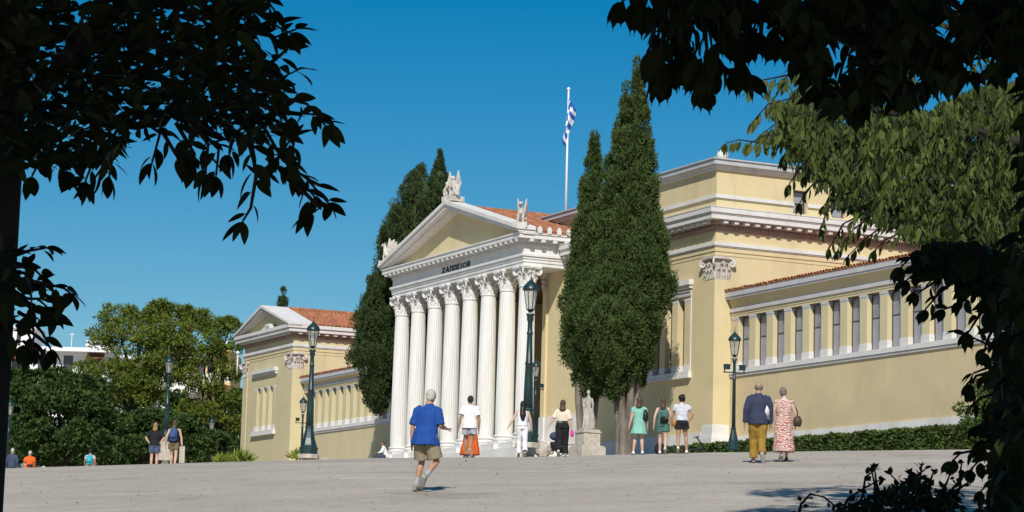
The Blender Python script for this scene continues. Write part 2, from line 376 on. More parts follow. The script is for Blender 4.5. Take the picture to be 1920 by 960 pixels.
# ---- entablature of the portico
mb = MB()
for z0,z1,o in ((15.39,15.55,.0),(15.55,15.70,.035),(15.70,15.82,.07),(15.82,15.93,.13)): course(mb,-15.3,0,0,2.6,z0,z1,o)
mb.box(-15.2,-.1,.1,2.5,15.40,16.7)
bp(mb, 'architrave', 'marble')
mb = MB(); course(mb,-15.3,0,0,2.6,15.93,16.32,.01); bp(mb, 'frieze', 'marble')
mb = MB(); course(mb,-15.3,0,0,2.6,16.32,16.36,.06); course(mb,-15.3,0,0,2.6,16.36,16.46,.05); course(mb,-15.3,0,0,2.6,16.46,16.60,.16)
course(mb,-15.3,0,0,2.6,16.60,16.80,.45); course(mb,-15.3,0,0,2.6,16.80,16.86,.50); bp(mb, 'cornice', 'marble')
def dentils(runs, z0, z1, w, gap, dep, name, m):                   # runs: (x0,y0,dx,dy,length,nx,ny)
    locs = []; mats_ = []
    for x0,y0,dx,dy,Ln,nx_,ny_ in runs:
        k = int(Ln/(w+gap))
        for i in range(k):
            c_ = (i+.5)*(Ln/k); locs.append((x0+dx*c_, y0+dy*c_, z0-ZB)); mats_.append(np.array([[dx,nx_,0],[dy,ny_,0],[0,0,1]]).astype(float))
    TV = [(sx*w/2, sy, sz*(z1-z0)) for sz in (0,1) for sy in (-.01,dep) for sx in (-1,1)]
    TF = [(0,2,3,1),(4,5,7,6),(0,1,5,4),(1,3,7,5),(3,2,6,7),(2,0,4,6)]
    o = link(name, scatter(name, TV, TF, np.array(mats_), np.array(locs)), M[m], hall, 'stuff'); return o
dentils([(-15.3,-.05,1,0,15.3,0,-1),(.05,-.05,0,1,2.4,1,0)], 16.37,16.45,.09,.07,.07,'dentil_row','marble')
mod = MB(); mod.box(-.10,.10,-.27,.01,0,.125); mod_me = mod.mesh('modillion')
def modillions(x0,y0,dx,dy,Ln,z,rz,step,m,sc=1):
    k = max(1,int(round(Ln/step)))
    for i in range(k): inst('modillion', mod_me if m=='marble' else mod_me2, m, hall, (x0+dx*(i+.5)*Ln/k, y0+dy*(i+.5)*Ln/k, z-ZB), rz, sc)
mod_me2 = mod_me.copy()
modillions(-15.6,-.17,1,0,15.9,16.467,0,.55,'marble'); modillions(.17,-.1,0,1,2.4,16.467,math.pi/2,.55,'marble')
# ---- pediment
ctr = -7.65; hw = 7.65+.52; zt = 16.87; slope = (19.05-zt)/hw
def raking(mb, y0, y1, lo, hi, ext=0.0):
    for s_ in (-1,1):
        poly = [(ctr+s_*(hw+ext), zt+lo*.6), (ctr, zt+slope*hw+lo), (ctr, zt+slope*hw+hi), (ctr+s_*(hw+ext), zt+hi*.75)]
        mb.prism(poly, y0, y1)
mb = MB(); mb.prism([(ctr-hw+.4, zt-.01), (ctr+hw-.4, zt-.01), (ctr, zt+slope*(hw-.4))], .16, .34); tym = bp(mb, 'tympanum', 'stucco')
mb = MB(); raking(mb, -.56, .35, -.02, .17); bp(mb, 'raking_cornice', 'marble')
mb = MB(); raking(mb, -.66, .30, .172, .36, .06); bp(mb, 'gutter', 'white')
mb = MB(); raking(mb, -.30, .28, -.16, -.022); bp(mb, 'raking_molding', 'white')
# ---- tiled roofs (joined: each tile is only about four pixels)
def roof_tiles(ax, y0, y1, hwid, zr, ze, sides=(1,-1), pitch=.26, crs=.42):
    """pantile courses on a gable whose ridge runs along y at x=ax"""
    ln = math.hypot(hwid, zr-ze); V_=[]; mats_=[]; locs=[]
    m_ = 5; TV=[]
    for yy, dz in ((0,.0),(1,.03)):
        for j in range(m_+1):
            a = math.pi*j/m_; TV.append((.10*math.cos(a)*(1-.12*yy), yy*crs*1.08, .075*math.sin(a)+dz))
    TF=[(j,j+1,m_+1+j+1,m_+1+j) for j in range(m_)]
    for s_ in sides:
        n1 = int((y1-y0)/pitch); n2 = int(ln/crs)
        up = np.array([-s_*hwid/ln, 0, (zr-ze)/ln]); sd_ = np.array([0,1.,0]); nn = np.cross(sd_, up); nn = nn if nn[2]>0 else -nn
        for i in range(n1):
            for k in range(n2):
                t = k*crs; p = np.array([ax+s_*hwid, y0+(i+.5)*pitch, ze-ZB]) + up*t
                locs.append(p + RNG.normal(0,.006,3)); mats_.append(np.stack([sd_, up, nn],1))
    return TV, TF, mats_, locs
def gable(ax, y0, y1, hwid, zr, ze):
    TV, TF, mm, ll = roof_tiles(ax, y0, y1, hwid, zr, ze)
    o = link('roof_tiles', scatter('roof_tiles', TV, TF, np.array(mm), np.array(ll)), M['tile'], hall, 'stuff')
    mb = MB()
    for s_ in (1,-1): mb.add([(ax,y0,zr),(ax,y1,zr),(ax+s_*hwid,y1,ze),(ax+s_*hwid,y0,ze),(ax,y0,zr-.15),(ax,y1,zr-.15),(ax+s_*hwid,y1,ze-.15),(ax+s_*hwid,y0,ze-.15)], [(0,1,2,3),(7,6,5,4),(0,3,7,4),(1,5,6,2),(3,2,6,7),(0,4,5,1)])
    bp(mb, 'roof', 'tile')
    mb = MB()
    for i in range(int((y1-y0)/.4)): mb.tube([(ax,y0+i*.4,zr+.03),(ax,y0+i*.4+.42,zr+.05)], [.13,.12], 8)
    bp(mb, 'ridge_tiles', 'tile', kind='stuff')
gable(ctr, .3, 12.5, hw-.12, 19.12, 16.95)
# antefixes along the right eave of the portico
af = MB(); af.prism([(-.09,0),(.09,0),(.12,.16),(.07,.28),(0,.34),(-.07,.28),(-.12,.16)], -.05, .05, 'xz'); af_me = af.mesh('antefix')
for i in range(6):
    o = inst('antefix', af_me, 'white', hall, (.50, .55+i*.50, 16.86-ZB), math.pi/2)
# ---- acroteria: griffin-like winged beasts on the gable corners and a palmette group on the apex (sculpted stone)
def wing(mb, root, up, back, n=5, ln=.7):
    root = Vector(root); up = Vector(up); back = Vector(back)
    for k in range(n):
        t = k/(n-1); d = (up*(1-.55*t) + back*(.25+.6*t)).normalized(); L_ = ln*(1-.35*t)
        p = root + back*(.06*k) - Vector((0,0,.03*k))
        mb.tube([p, p+d*L_*.5+back*.03, p+d*L_], [(.085,.05),(.095,.045),(.04,.025)], 6)
def griffin():
    mb = MB(); mb.box(-.34,.34,-.3,.3,0,.22)
    mb.tube([(-.2,0,.42),(-.02,0,.5),(.14,0,.66),(.2,0,.86)], [.15,.16,.14,.08], 10)
    mb.tube([(.17,0,.8),(.22,0,.95),(.32,0,1.0),(.42,0,.93)], [.075,.085,.07,.02], 8)
    for s_ in (-1,1):
        mb.tube([(.14,.1*s_,.6),(.2,.1*s_,.4),(.2,.1*s_,.24),(.28,.1*s_,.23)], [.06,.045,.035,.03], 6)
        mb.tube([(-.2,.13*s_,.42),(-.02,.15*s_,.36),(-.12,.15*s_,.24),(.03,.15*s_,.23)], [.09,.075,.045,.03], 6)
        wing(mb, (-.02,.1*s_,.66), (0,.12*s_,1), (-1,.1*s_,.1), 5, .62)
        mb.tube([(.2,.05*s_,1.0),(.18,.06*s_,1.1)], [.03,.006], 5)
    mb.tube([(-.32,0,.36),(-.42,0,.5),(-.36,0,.66)], [.03,.025,.02], 6)
    return mb.mesh('acroterion')
gr = griffin()
inst('acroterion', gr, 'old_marble', hall, (.15,-.25,17.06-ZB), -.6, 1.12); inst('acroterion', gr, 'old_marble', hall, (-15.45,-.25,17.06-ZB), math.pi+.6, 1.12)
mb = MB(); mb.box(-.42,.42,-.4,.4,0,.26)
mb.tube([(0,0,.2),(0,0,.7),(0,-.02,1.1)], [(.3,.2),(.24,.18),(.14,.12)], 10); mb.ball((0,-.05,1.2), .13, 8, 6)
for s_ in (-1,1):
    wing(mb, (.16*s_,.02,.75), (.16*s_,0,1), (s_*.22,0,-.2), 6, .85)
    mb.tube([(.45*s_,-.1,.3),(.5*s_,-.12,.6),(.36*s_,-.1,.85),(.42*s_,-.1,1.02)], [.13,.12,.09,.06], 8)
    mb.tube([(.42*s_,-.1,.5),(.52*s_,-.1,.62),(.60*s_,-.12,.6)], [.06,.04,.02], 6)
    spiral(mb, (.3*s_,-.25,.45), (s_,0,0), .17, 1.4, .04, 14); spiral(mb, (.2*s_,-.28,.8), (-s_,0,0), .12, 1.4, .03, 14)
inst('acroterion', mb.mesh('acroterion'), 'old_marble', hall, (ctr,-.2,19.36-ZB), .25, .98)
# ---- inscription on the frieze
def strokes(ch, w, h, t):
    b = MB(); y0, y1 = -.035, 0
    V_ = lambda x: b.box(x, x+t, y0, y1, 0, h)
    Hh = lambda x0, x1, z: b.box(x0, x1, y0-.002, y1, z, z+t*.9)
    D = lambda x0, z0, x1, z1: b.add(*_diag(x0,z0,x1,z1,t,y0-.001,y1))
    if ch == 'Z': Hh(0,w,0); Hh(0,w,h-t*.9); D(.02,t*.5,w-.02,h-t*.5)
    if ch == 'A': D(t/2,0,w/2,h); D(w-t/2,0,w/2,h); Hh(w*.22,w*.78,h*.3)
    if ch == 'P': V_(0); V_(w-t); Hh(0,w,h-t*.9)
    if ch == 'E': V_(0); Hh(t*.5,w*.9,0); Hh(t*.5,w*.75,h*.45); Hh(t*.5,w*.9,h-t*.9)
    if ch == 'I': V_(w/2-t/2)
    if ch == 'O':
        pts = [(w/2+(w/2-t/2)*math.cos(a), (y0+y1)/2, h/2+(h/2-t/2)*math.sin(a)) for a in [2*math.pi*i/18 for i in range(19)]]
        b.tube(pts, [(t/2,.018)]*19, 6, side=(0,0,1))
    if ch == 'N': V_(0); V_(w-t); D(t/2,h,w-t/2,0)
    return b
def _diag(x0,z0,x1,z1,t,y0,y1):
    d = Vector((x1-x0,0,z1-z0)).normalized(); nrm = Vector((d.z,0,-d.x))*(t/2)
    P = [Vector((x0,0,z0))-nrm, Vector((x0,0,z0))+nrm, Vector((x1,0,z1))+nrm, Vector((x1,0,z1))-nrm]
    return [(p.x,y0,p.z) for p in P]+[(p.x,y1,p.z) for p in P], [(0,1,2,3),(7,6,5,4),(0,4,5,1),(1,5,6,2),(2,6,7,3),(3,7,4,0)]
x = -9.05
for ch in 'ZAPPEION':
    wd = {'I':.14,'O':.37,'A':.37}.get(ch,.31)
    b_ = strokes(ch, wd, .30, .07); bp(MB().add([(p[0]+x, p[1]-.012, p[2]+15.955) for p in b_.v], b_.f), 'letter', 'bronze'); x += wd + .11
# ---- wall behind the columns: pilasters, dado, doors
mb = MB(); mb.box(-2.55,.08,2.31,9,5,16.2); bp(mb, 'porch_wall', 'stucco')
mb = MB(); mb.box(-15.3,-12.75,2.31,9,5,16.2); bp(mb, 'porch_wall', 'stucco')
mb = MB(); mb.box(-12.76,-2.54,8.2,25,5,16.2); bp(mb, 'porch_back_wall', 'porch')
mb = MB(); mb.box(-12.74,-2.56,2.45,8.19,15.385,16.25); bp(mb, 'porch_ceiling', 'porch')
mb = MB(); mb.box(-12.74,-2.56,2.0,8.19,6.5,7.22); bp(mb, 'porch_floor', 'stone')
for a0 in (-2.30,-13.36):
    mb = MB(); mb.box(a0,a0+.36,2.20,2.33,8.6,14.5); pl = bp(mb,'pilaster','stucco')
    mb = MB(); mb.box(a0-.03,a0+.39,2.17,2.33,7.5,8.6); mb.box(a0-.10,a0+.46,2.09,2.33,7.2,7.5); sub(mb,'base','white',pl)
    mb = MB(); mb.box(a0-.01,a0+.37,2.18,2.33,14.5,15.15); mb.box(a0-.10,a0+.46,2.08,2.33,15.15,15.385)
    for j in range(2): acanthus(mb, (a0+.09+.18*j, 2.18, 14.5), (0,-1,0), .34, .2, .1); acanthus(mb, (a0+.09+.18*j, 2.18, 14.72), (0,-1,0), .36, .2, .12)
    sub(mb,'capital','old_marble',pl)
mb = MB(); mb.box(-2.54,1.5,2.24,2.309,7.2,8.60); bp(mb, 'dado', 'white')
mb = MB(); mb.box(-2.45,.30,1.95,2.235,5.2,7.36); bp(mb, 'plinth_course', 'marble')
for k in range(3):
    c0 = -4.4-3.25*k
    dm = MB(); dm.box(c0-.62,c0+.62,8.10,8.19,7.25,11.4); dr = bp(dm, 'door', 'dark')
    fm = MB(); fm.box(c0-.78,c0-.62,8.05,8.19,7.25,11.6); fm.box(c0+.62,c0+.78,8.05,8.19,7.25,11.6); fm.box(c0-.85,c0+.85,8.0,8.195,11.6,11.9); sub(fm, 'door_frame', 'white', dr)

# ---- main block right of the portico with its attic
BZ0, BZ1 = 4.6, 16.05
WIN = (7.8, 11.40, 9.79, 12.88)
mb = MB(); wall_front(mb, 0, 13.4, BZ0, BZ1, 2.3, [WIN], .34); wall_side(mb, 2.3, 25, BZ0, BZ1, 13.4)
mb.quad((0,25,BZ0),(0,25,BZ1),(13.4,25,BZ1),(13.4,25,BZ0)); bp(mb, 'wall', 'stucco')
def ent_block(a0,a1,v0,v1, z, left_open=True):
    """architrave, taenia, dentil zone, cornice of a yellow block; z = dict of levels"""
    mb = MB(); lo = 0 if left_open else None
    def cr(mb,z0,z1,o): mb.box(a0-(0 if left_open else o), a1+o, v0-o, v1, z0, z1)
    cr(mb,z['a0'],z['a0']+.16,.02); cr(mb,z['a0']+.16,z['a0']+.34,.055); bp(mb,'architrave','stucco')
    mb = MB(); cr(mb,z['t0'],z['t0']+.05,.09); cr(mb,z['t0']+.05,z['t0']+.2,.13); bp(mb,'string_course','white')
    mb = MB(); cr(mb,z['d0'],z['d0']+.05,.05); cr(mb,z['d0']+.05,z['m0']-.03,.06); cr(mb,z['m0']-.03,z['g0'],.15); bp(mb,'dentil_band','dentil')
    mb = MB(); cr(mb,z['g0'],z['g0']+.20,.50); cr(mb,z['g0']+.20,z['g0']+.26,.53); cr(mb,z['g0']+.26,z['g1'],.58); cr(mb,z['g1'],z['g1']+.03,.60); bp(mb,'cornice','white')
    dentils([(a0,v0-.06,1,0,a1-a0,0,-1),(a1+.06,v0-.06,0,1,v1-v0,1,0)], z['d0']+.07,z['m0']-.05,.08,.055,.06,'dentil_row','dentil')
    modillions(a0,v0-.15,1,0,a1-a0,z['m0']+.0,0,.52,'white'); modillions(a1+.15,v0,0,1,min(v1-v0,16),z['m0']+.0,math.pi/2,.52,'white')
ent_block(0.15,13.4,2.3,25, dict(a0=14.50,t0=14.85,d0=15.52,m0=15.80,g0=15.95,g1=16.42))
mb = MB(); wall_front(mb,4,13.38,16.3,18.2,2.33); wall_front(mb,-15.3,4,16.3,18.2,3.6); mb.quad((4,2.33,16.3),(4,2.33,18.2),(4,3.6,18.2),(4,3.6,16.3)); wall_side(mb,2.33,25,16.3,18.2,13.38,[(6.1,6.80,16.62,17.62),(8.05,8.75,16.62,17.62),(10.0,10.7,16.62,17.62),(11.95,12.65,16.62,17.62)],.3)
mb.quad((-15.3,2.33,16.3),(-15.3,2.33,18.2),(-15.3,25,18.2),(-15.3,25,16.3)); bp(mb,'attic_wall','stucco')
for v_ in (6.1,8.05,10.0,11.95):
    fm = MB(); fm.box(13.12,13.17,v_-.01,v_+.06,16.61,17.63); fm.box(13.12,13.17,v_+.64,v_+.71,16.61,17.63); fm.box(13.121,13.169,v_+.06,v_+.64,17.56,17.63); fm.box(13.121,13.169,v_+.06,v_+.64,17.05,17.10); fm.box(13.121,13.169,v_+.06,v_+.64,16.61,16.68)
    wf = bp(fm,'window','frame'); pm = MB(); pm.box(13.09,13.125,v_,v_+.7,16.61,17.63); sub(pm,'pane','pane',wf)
mb = MB()
for (va,vb) in ((2.33,6.1),(6.8,8.05),(8.75,10.0),(10.7,11.95),(12.65,25)):
    mb.box(13.37,13.47,va if va>3 else 2.24,vb,16.92,17.06)
mb.box(3.95,13.371,2.24,2.4,16.92,17.06); mb.box(-15.3,3.94,3.51,3.7,16.92,17.06); bp(mb,'string_course','white')
mb = MB(); course(mb,4,13.38,2.33,25,18.12,18.24,.10); course(mb,4,13.38,2.33,25,18.24,18.30,.16); mb.box(-15.5,3.89,3.5,25,18.12,18.24); mb.box(-15.5,3.83,3.44,25,18.24,18.30); bp(mb,'cornice','white')
mb = MB(); course(mb,4,13.38,2.33,25,18.30,18.50,.30); course(mb,4,13.38,2.33,25,18.50,18.56,.36); mb.box(-15.7,3.69,3.3,25,18.30,18.50); mb.box(-15.7,3.63,3.24,25,18.50,18.56); bp(mb,'attic_gutter','lead')
mb = MB(); mb.lathe([(.22,18.561),(.26,18.75),(.22,18.9),(.12,19.0),(.02,19.05)],(13.2,2.7,0),12); bp(mb,'roof_finial','white',smooth=True)
# ---- corner pilaster
def pilaster(a0,a1,v0,v1,zb,zc,m='stucco'):
    mb = MB(); mb.box(a0,a1,v0,v1,zb+.7,zc); p = bp(mb,'pilaster',m)
    mb = MB(); mb.box(a0-.05,a1+.05,v0-.05,v1,4.8,zb+.62); mb.box(a0-.02,a1+.02,v0-.02,v1,zb+.62,zb+.702); mb.box(a0-.12,a1+.12,v0-.12,v1,4.8,zb+.16); mb.box(a0-.09,a1+.09,v0-.09,v1,zb+.16,zb+.24); sub(mb,'base','white',p)
    mb = MB(); mb.box(a0+.01,a1-.01,v0+.01,v1,zc,zc+.86); wA, wV = a1-a0, v1-v0
    for row, h0, hh in ((0,.06,.36),(1,.24,.42)):
        for k in range(3-row): acanthus(mb,(a0+wA*(k+.5+.5*row)/3,v0+.01,zc+h0),(0,-1,0),hh,.26,.13); acanthus(mb,(a1-.01,v0+wV*(k+.5+.5*row)/3,zc+h0),(1,0,0),hh,.26,.13)
    d = Vector((1,-1,0)).normalized()
    for c_, dd in (((a1,v0),d),((a0,v0),Vector((-1,-1,0)).normalized()),((a1,v1-.05),Vector((1,1,0)).normalized())):
        spiral(mb, Vector((c_[0],c_[1],zc+.66))+dd*.12, dd, .15, 1.5, .045)
    spiral(mb,(a0+wA*.42,v0-.05,zc+.66),(1,0,0),.09,1.3,.025,12); spiral(mb,(a0+wA*.58,v0-.05,zc+.66),(-1,0,0),.09,1.3,.025,12)
    spiral(mb,(a1+.05,v0+wV*.4,zc+.66),(0,1,0),.09,1.3,.025,12); spiral(mb,(a1+.05,v0+wV*.6,zc+.66),(0,-1,0),.09,1.3,.025,12)
    mb.box(a0-.01,a1+.01,v0-.02,v1,zc+.0,zc+.06); mb.box(a0-.14,a1+.14,v0-.14,v1+.02,zc+.84,zc+.94); sub(mb,'capital','old_marble',p)
pilaster(12.68,13.44,2.26,3.02,6.75,13.5)
# plinth of the block
mb = MB(); mb.box(0.1,12.55,2.22,2.32,4.8,7.15); bp(mb,'plinth_course','white')
# ---- window groups
def window_group(a1, n, period, wdt, z0, z1, v, depth, stu, label=True, halfbase=True):
    """n pillars; a1 is the right edge; sill, pillars, panes"""
    for k in range(n):
        p1 = a1 - k*period; p0 = p1-wdt
        mb = MB(); mb.box(p0,p1,v-.012,v+depth-.01,z0+.30,z1-.10); pl = bp(mb,'pillar',stu)
        mb = MB(); mb.box(p0-.025,p1+.025,v-.03,v+depth-.01,z0,z0+.24); mb.box(p0-.012,p1+.012,v-.02,v+depth-.01,z0+.24,z0+.301); sub(mb,'base','white',pl)
        mb = MB(); mb.box(p0-.02,p1+.02,v-.03,v+depth-.01,z1-.10,z1-.005); mb.box(p0-.005,p1+.005,v-.016,v+depth-.01,z1-.16,z1-.10); sub(mb,'capital','white' if label else 'grey_trim',pl)
        if k < n-1:
            g0 = p0-(period-wdt); fm = MB(); q = v+depth-.06
            fm.box(g0,g0+.06,q,q+.05,z0,z1); fm.box(p0-.06,p0,q,q+.05,z0,z1); zm = z0+(z1-z0)*.56
            for zz in (z0,zm,z1-.06): fm.box(g0+.06,p0-.06,q+.002,q+.048,zz,zz+.05)
            wf = bp(fm,'window','frame')
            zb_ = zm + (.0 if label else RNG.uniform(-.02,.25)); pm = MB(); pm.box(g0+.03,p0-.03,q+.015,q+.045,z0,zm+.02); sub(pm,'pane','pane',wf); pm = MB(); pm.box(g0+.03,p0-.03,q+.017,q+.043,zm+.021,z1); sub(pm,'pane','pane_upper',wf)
window_group(11.40,4,1.05,.45,9.79,12.88,2.3,.34,'stucco')
mb = MB(); mb.box(7.6,11.6,2.12,2.33,9.50,9.60); mb.box(7.65,11.55,2.16,2.33,9.60,9.79); bp(mb,'sill','white')
mb = MB(); mb.box(7.7,11.52,2.24,2.33,12.98,13.16); mb.box(7.7,11.5,2.2,2.33,13.16,13.2); bp(mb,'lintel','grey_trim')
mb = MB(); mb.box(7.55,11.62,2.08,2.33,13.44,13.66); mb.box(7.6,11.56,2.16,2.33,13.30,13.44); bp(mb,'window_hood','white')
mb = MB(); mb.box(11.44,11.52,2.27,2.33,9.79,13.0); bp(mb,'window_surround','white')

# ---- wings
def wing_range(a0, a1, v, z, holes_a, period, wdt, n, depth, eave_a, stu):
    h0 = holes_a
    mb = MB(); wall_front(mb, a0, a1, 4.2, z['arch'], v, [(h0[0],h0[1],z['s'],z['l'])], depth); bp(mb,'wing_wall',stu)
    mb = MB(); mb.box(a0+.02,a1,v+depth+.02,v+9,4.2,z['eave']-.3); bp(mb,'wing_body','stucco')
    mb = MB(); mb.box(a0+.01,a1,v-.10,v+.1,z['s']-.19,z['s']-.005); bp(mb,'sill','white')
    mb = MB(); mb.box(a0+.01,a1,v-.06,v+.1,z['s']-.30,z['s']-.19); bp(mb,'sill_molding','grey_trim')
    mb = MB(); mb.box(a0+.012,a1,v-.03,v+.1,z['l']+.0,z['l']+.10); mb.box(a0+.012,a1,v-.05,v+.1,z['l']+.10,z['l']+.22); bp(mb,'architrave','stucco_pale')
    mb = MB(); mb.box(a0+.012,a1,v-.10,v+.12,z['l']+.22,z['l']+.34); mb.box(a0+.012,a1,v-.07,v+.12,z['l']+.34,z['l']+.40); bp(mb,'molding','grey_trim')
    mb = MB(); mb.prism([(v-.06,z['l']+.40),(v+.3,z['l']+.40),(v+.3,z['eave']-.33),(v-.20,z['eave']-.33),(v-.10,z['l']+.52)], eave_a+.05, a1, 'yz'); bp(mb,'soffit','stucco_dusty')
    mb = MB(); mb.box(eave_a,a1,v-.30,v+.4,z['eave']-.33,z['eave']-.24); mb.box(eave_a-.01,a1,v-.34,v+.4,z['eave']-.24,z['eave']-.03); bp(mb,'fascia','grey_trim')
    mb = MB(); mb.add([(eave_a-.02,v-.36,z['eave']-.03),(a1,v-.36,z['eave']-.03),(a1,v+9,z['eave']+.45),(eave_a-.02,v+9,z['eave']+.45),
                       (eave_a-.02,v-.36,z['eave']),(a1,v-.36,z['eave']),(a1,v+9,z['eave']+.52),(eave_a-.02,v+9,z['eave']+.52)],
                      [(0,3,2,1),(4,5,6,7),(0,1,5,4),(1,2,6,5),(2,3,7,6),(3,0,4,7)]); bp(mb,'roof','tile')
    m_=5; TV=[(.085*math.cos(math.pi*j/m_), yy*.4, .085*math.sin(math.pi*j/m_)+.02*yy) for yy in (0,1) for j in range(m_+1)]; TV += [(0,0,0)]
    TF=[(j,j+1,m_+1+j+1,m_+1+j) for j in range(m_)]
    locs=[(eave_a+.1+i*.21, v-.40+.4*k, z['eave']+.005+k*.4*.058-ZB) for i in range(int((a1-eave_a)/.21)) for k in range(3)]
    link('roof_tiles', scatter('roof_tiles',TV,TF,np.repeat(np.eye(3)[None],len(locs),0),np.array(locs)+RNG.normal(0,.008,(len(locs),3))), M['tile'], hall, 'stuff')
    window_group(h0[1], n, period, wdt, z['s'], z['l'], v, depth, stu if stu!='stucco_dusty' else 'stucco_pale', False)
# right wing
mbn = 17
wing_range(13.42, 40, 3.1, dict(s=9.74,l=11.90,arch=12.6,eave=12.98), (13.55, 15.36+1.333*(mbn-2)), 1.333, .48, mbn, .26, 13.48, 'stucco_dusty')
mb = MB(); mb.box(13.5,40,2.98,3.12,4.4,6.55); mb.box(13.45,40,3.02,3.12,6.55,6.94); bp(mb,'plinth_course','marble')
mb = MB(); mb.add([(13.45,3.9,13.02),(13.45,3.9,13.30),(25,5.0,13.30),(25,5.0,13.0),(13.45,4.1,13.02),(13.45,4.1,13.33),(25,5.2,13.33),(25,5.2,13.0)],[(0,1,2,3),(7,6,5,4),(1,5,6,2),(0,4,5,1),(3,2,6,7)]); bp(mb,'flashing','lead')
# left wing
wing_range(-35.5, -15.32, 3.1, dict(s=9.74,l=11.95,arch=12.5,eave=12.85), (-35.4, -15.75), 1.09, .45, 18, .30, -35.42, 'stucco_pale')
mb = MB(); mb.box(-35.4,-15.6,3.0,3.12,4.4,7.5); bp(mb,'plinth_course','stucco_pale')
# ---- left pavilion
PA0, PA1 = -44.0, -35.5
mb = MB(); hole=(-41.95,-38.25,9.90,12.55)
wall_front(mb,PA0,PA1,4.4,16.0,2.3,[hole],.34); wall_side(mb,2.3,22,4.4,16.0,PA1); mb.quad((PA0,2.3,4.4),(PA0,2.3,16),(PA0,22,16),(PA0,22,4.4)); bp(mb,'pavilion_wall','stucco_pale')
window_group(-38.25,4,1.083,.45,9.90,12.55,2.3,.34,'stucco_pale')
mb = MB(); mb.box(-42.1,-38.05,2.12,2.33,9.62,9.72); mb.box(-42.05,-38.1,2.16,2.33,9.72,9.90); bp(mb,'sill','white')
mb = MB(); mb.box(-42.15,-38.0,2.06,2.33,13.44,13.66); mb.box(-42.1,-38.05,2.16,2.33,13.28,13.44); bp(mb,'window_hood','white')
z_ = dict(a0=14.35,t0=14.70,d0=15.22,m0=15.42,g0=15.56,g1=15.88)
def cr(mb,z0,z1,o): mb.box(PA0-o,PA1+o,2.3-o,22,z0,z1)
mb = MB(); cr(mb,14.30,14.48,.02); cr(mb,14.48,14.66,.055); bp(mb,'architrave','stucco')
mb = MB(); cr(mb,14.66,14.72,.09); cr(mb,14.72,14.88,.13); bp(mb,'string_course','white')
mb = MB(); cr(mb,15.22,15.27,.05); cr(mb,15.27,15.42,.06); cr(mb,15.42,15.56,.15); bp(mb,'dentil_band','dentil')
mb = MB(); cr(mb,15.56,15.74,.50); cr(mb,15.74,15.78,.53); cr(mb,15.78,15.98,.58); bp(mb,'cornice','white')
dentils([(PA0,2.24,1,0,PA1-PA0,0,-1),(PA1+.06,2.24,0,1,12,1,0)],15.29,15.40,.08,.055,.06,'dentil_row','dentil')
modillions(PA0,2.15,1,0,PA1-PA0,15.43,0,.55,'white'); modillions(PA1+.15,2.3,0,1,14,15.43,math.pi/2,.55,'white')
pc = (PA0+PA1)/2; ph = (PA1-PA0)/2+.58; pz=15.985; pr=17.42
mb = MB(); mb.prism([(pc-ph+.4,pz-.01),(pc+ph-.4,pz-.01),(pc,pr-.18)],2.28,2.5); bp(mb,'tympanum','stucco_pale')
def rk(mb,y0,y1,lo,hi):
    for s_ in (-1,1): mb.prism([(pc+s_*ph,pz+lo*.5),(pc,pr+lo),(pc,pr+hi),(pc+s_*ph,pz+hi*.8)],y0,y1)
mb = MB(); rk(mb,1.76,2.6,-.22,-.04); bp(mb,'raking_cornice','grey_trim')
mb = MB(); rk(mb,1.66,3.4,-.04,.12); bp(mb,'gutter','white')
gable(pc,3.3,22,ph-.03,17.42,16.0)
mb = MB()
for k,(w_,h_) in enumerate(((.55,.16),(.35,.3))): mb.box(pc+1-w_,pc+1+w_,1.74,2.0,pz,pz+h_)
bp(mb,'shield_ornament','white')
def pav_pil(a0,a1): pilaster(a0,a1,2.26,2.95,7.0,13.4,'stucco_pale')
pav_pil(PA1-.72,PA1+.04); pav_pil(PA0-.04,PA0+.72)
mb = MB(); mb.tube([(PA0-.5,2.0,13.6),(PA0-.5,2.0,14.9)],.05,8); mb.ball((PA0-.5,2.0,15.0),.13,8,6); mb.tube([(PA0-.5,2.0,14.2),(PA0,2.3,14.2)],.03,6); bp(mb,'wall_lantern','white',smooth=True)
# ------------------------------------------------------------------ flagpole on the roof
fb = at(1061, 385, 119); ftop = at(1068.5, 168, 119)
fp = thing('flagpole', 'slender white flagpole rising from the roof behind the portico, carrying a flag', 'flagpole', (fb.x, fb.y, fb.z-.9))
H = ftop.z-fb.z+.9
mb = MB(); mb.tube([(0,0,0),(0,0,H*.5),(.0,0,H)], [.065,.055,.04], 10); mb.build('pole', M['pole'], fp, True)
mb = MB(); mb.ball((0,0,H+.03), .09, 8, 6); mb.lathe([(.12,0),(.12,.3),(.09,.34)], n=10); mb.build('finial', M['pole'], fp, True)
# limp flag: nine stripes and a canton cross, hanging in folds
FW, FH = 1.9, 2.6
def flag_pt(u, v):                                             # u along fly, v down the hoist
    wv_ = .30+.10*math.sin(v*7); sw = .20-.46*v
    return Vector((sw*min(1,u*3) + wv_*(u-.45)*min(1,u*4) + .05*math.sin(u*13+v*4)*u, -.08-.16*math.sin(u*10+v*3)*u, H-.45-v*2.0-.55*u+.10*math.sin(v*6)*u))
fl = bpy.data.materials.new('flag_cloth'); fl.use_nodes = True
fl.node_tree.nodes['Principled BSDF'].inputs['Base Color'].default_value = (.8,.8,.82,1)
fblue = mat('flag_blue', (.02,.12,.42), .8); fl.node_tree.nodes['Principled BSDF'].inputs['Roughness'].default_value = .8
NU, NV = 36, 36; V_=[flag_pt(i/NU,j/NV) for j in range(NV+1) for i in range(NU+1)]
V_ += [p+Vector((0,.012,0)) for p in V_]; F_=[]; mi=[]; nn=(NU+1)*(NV+1)
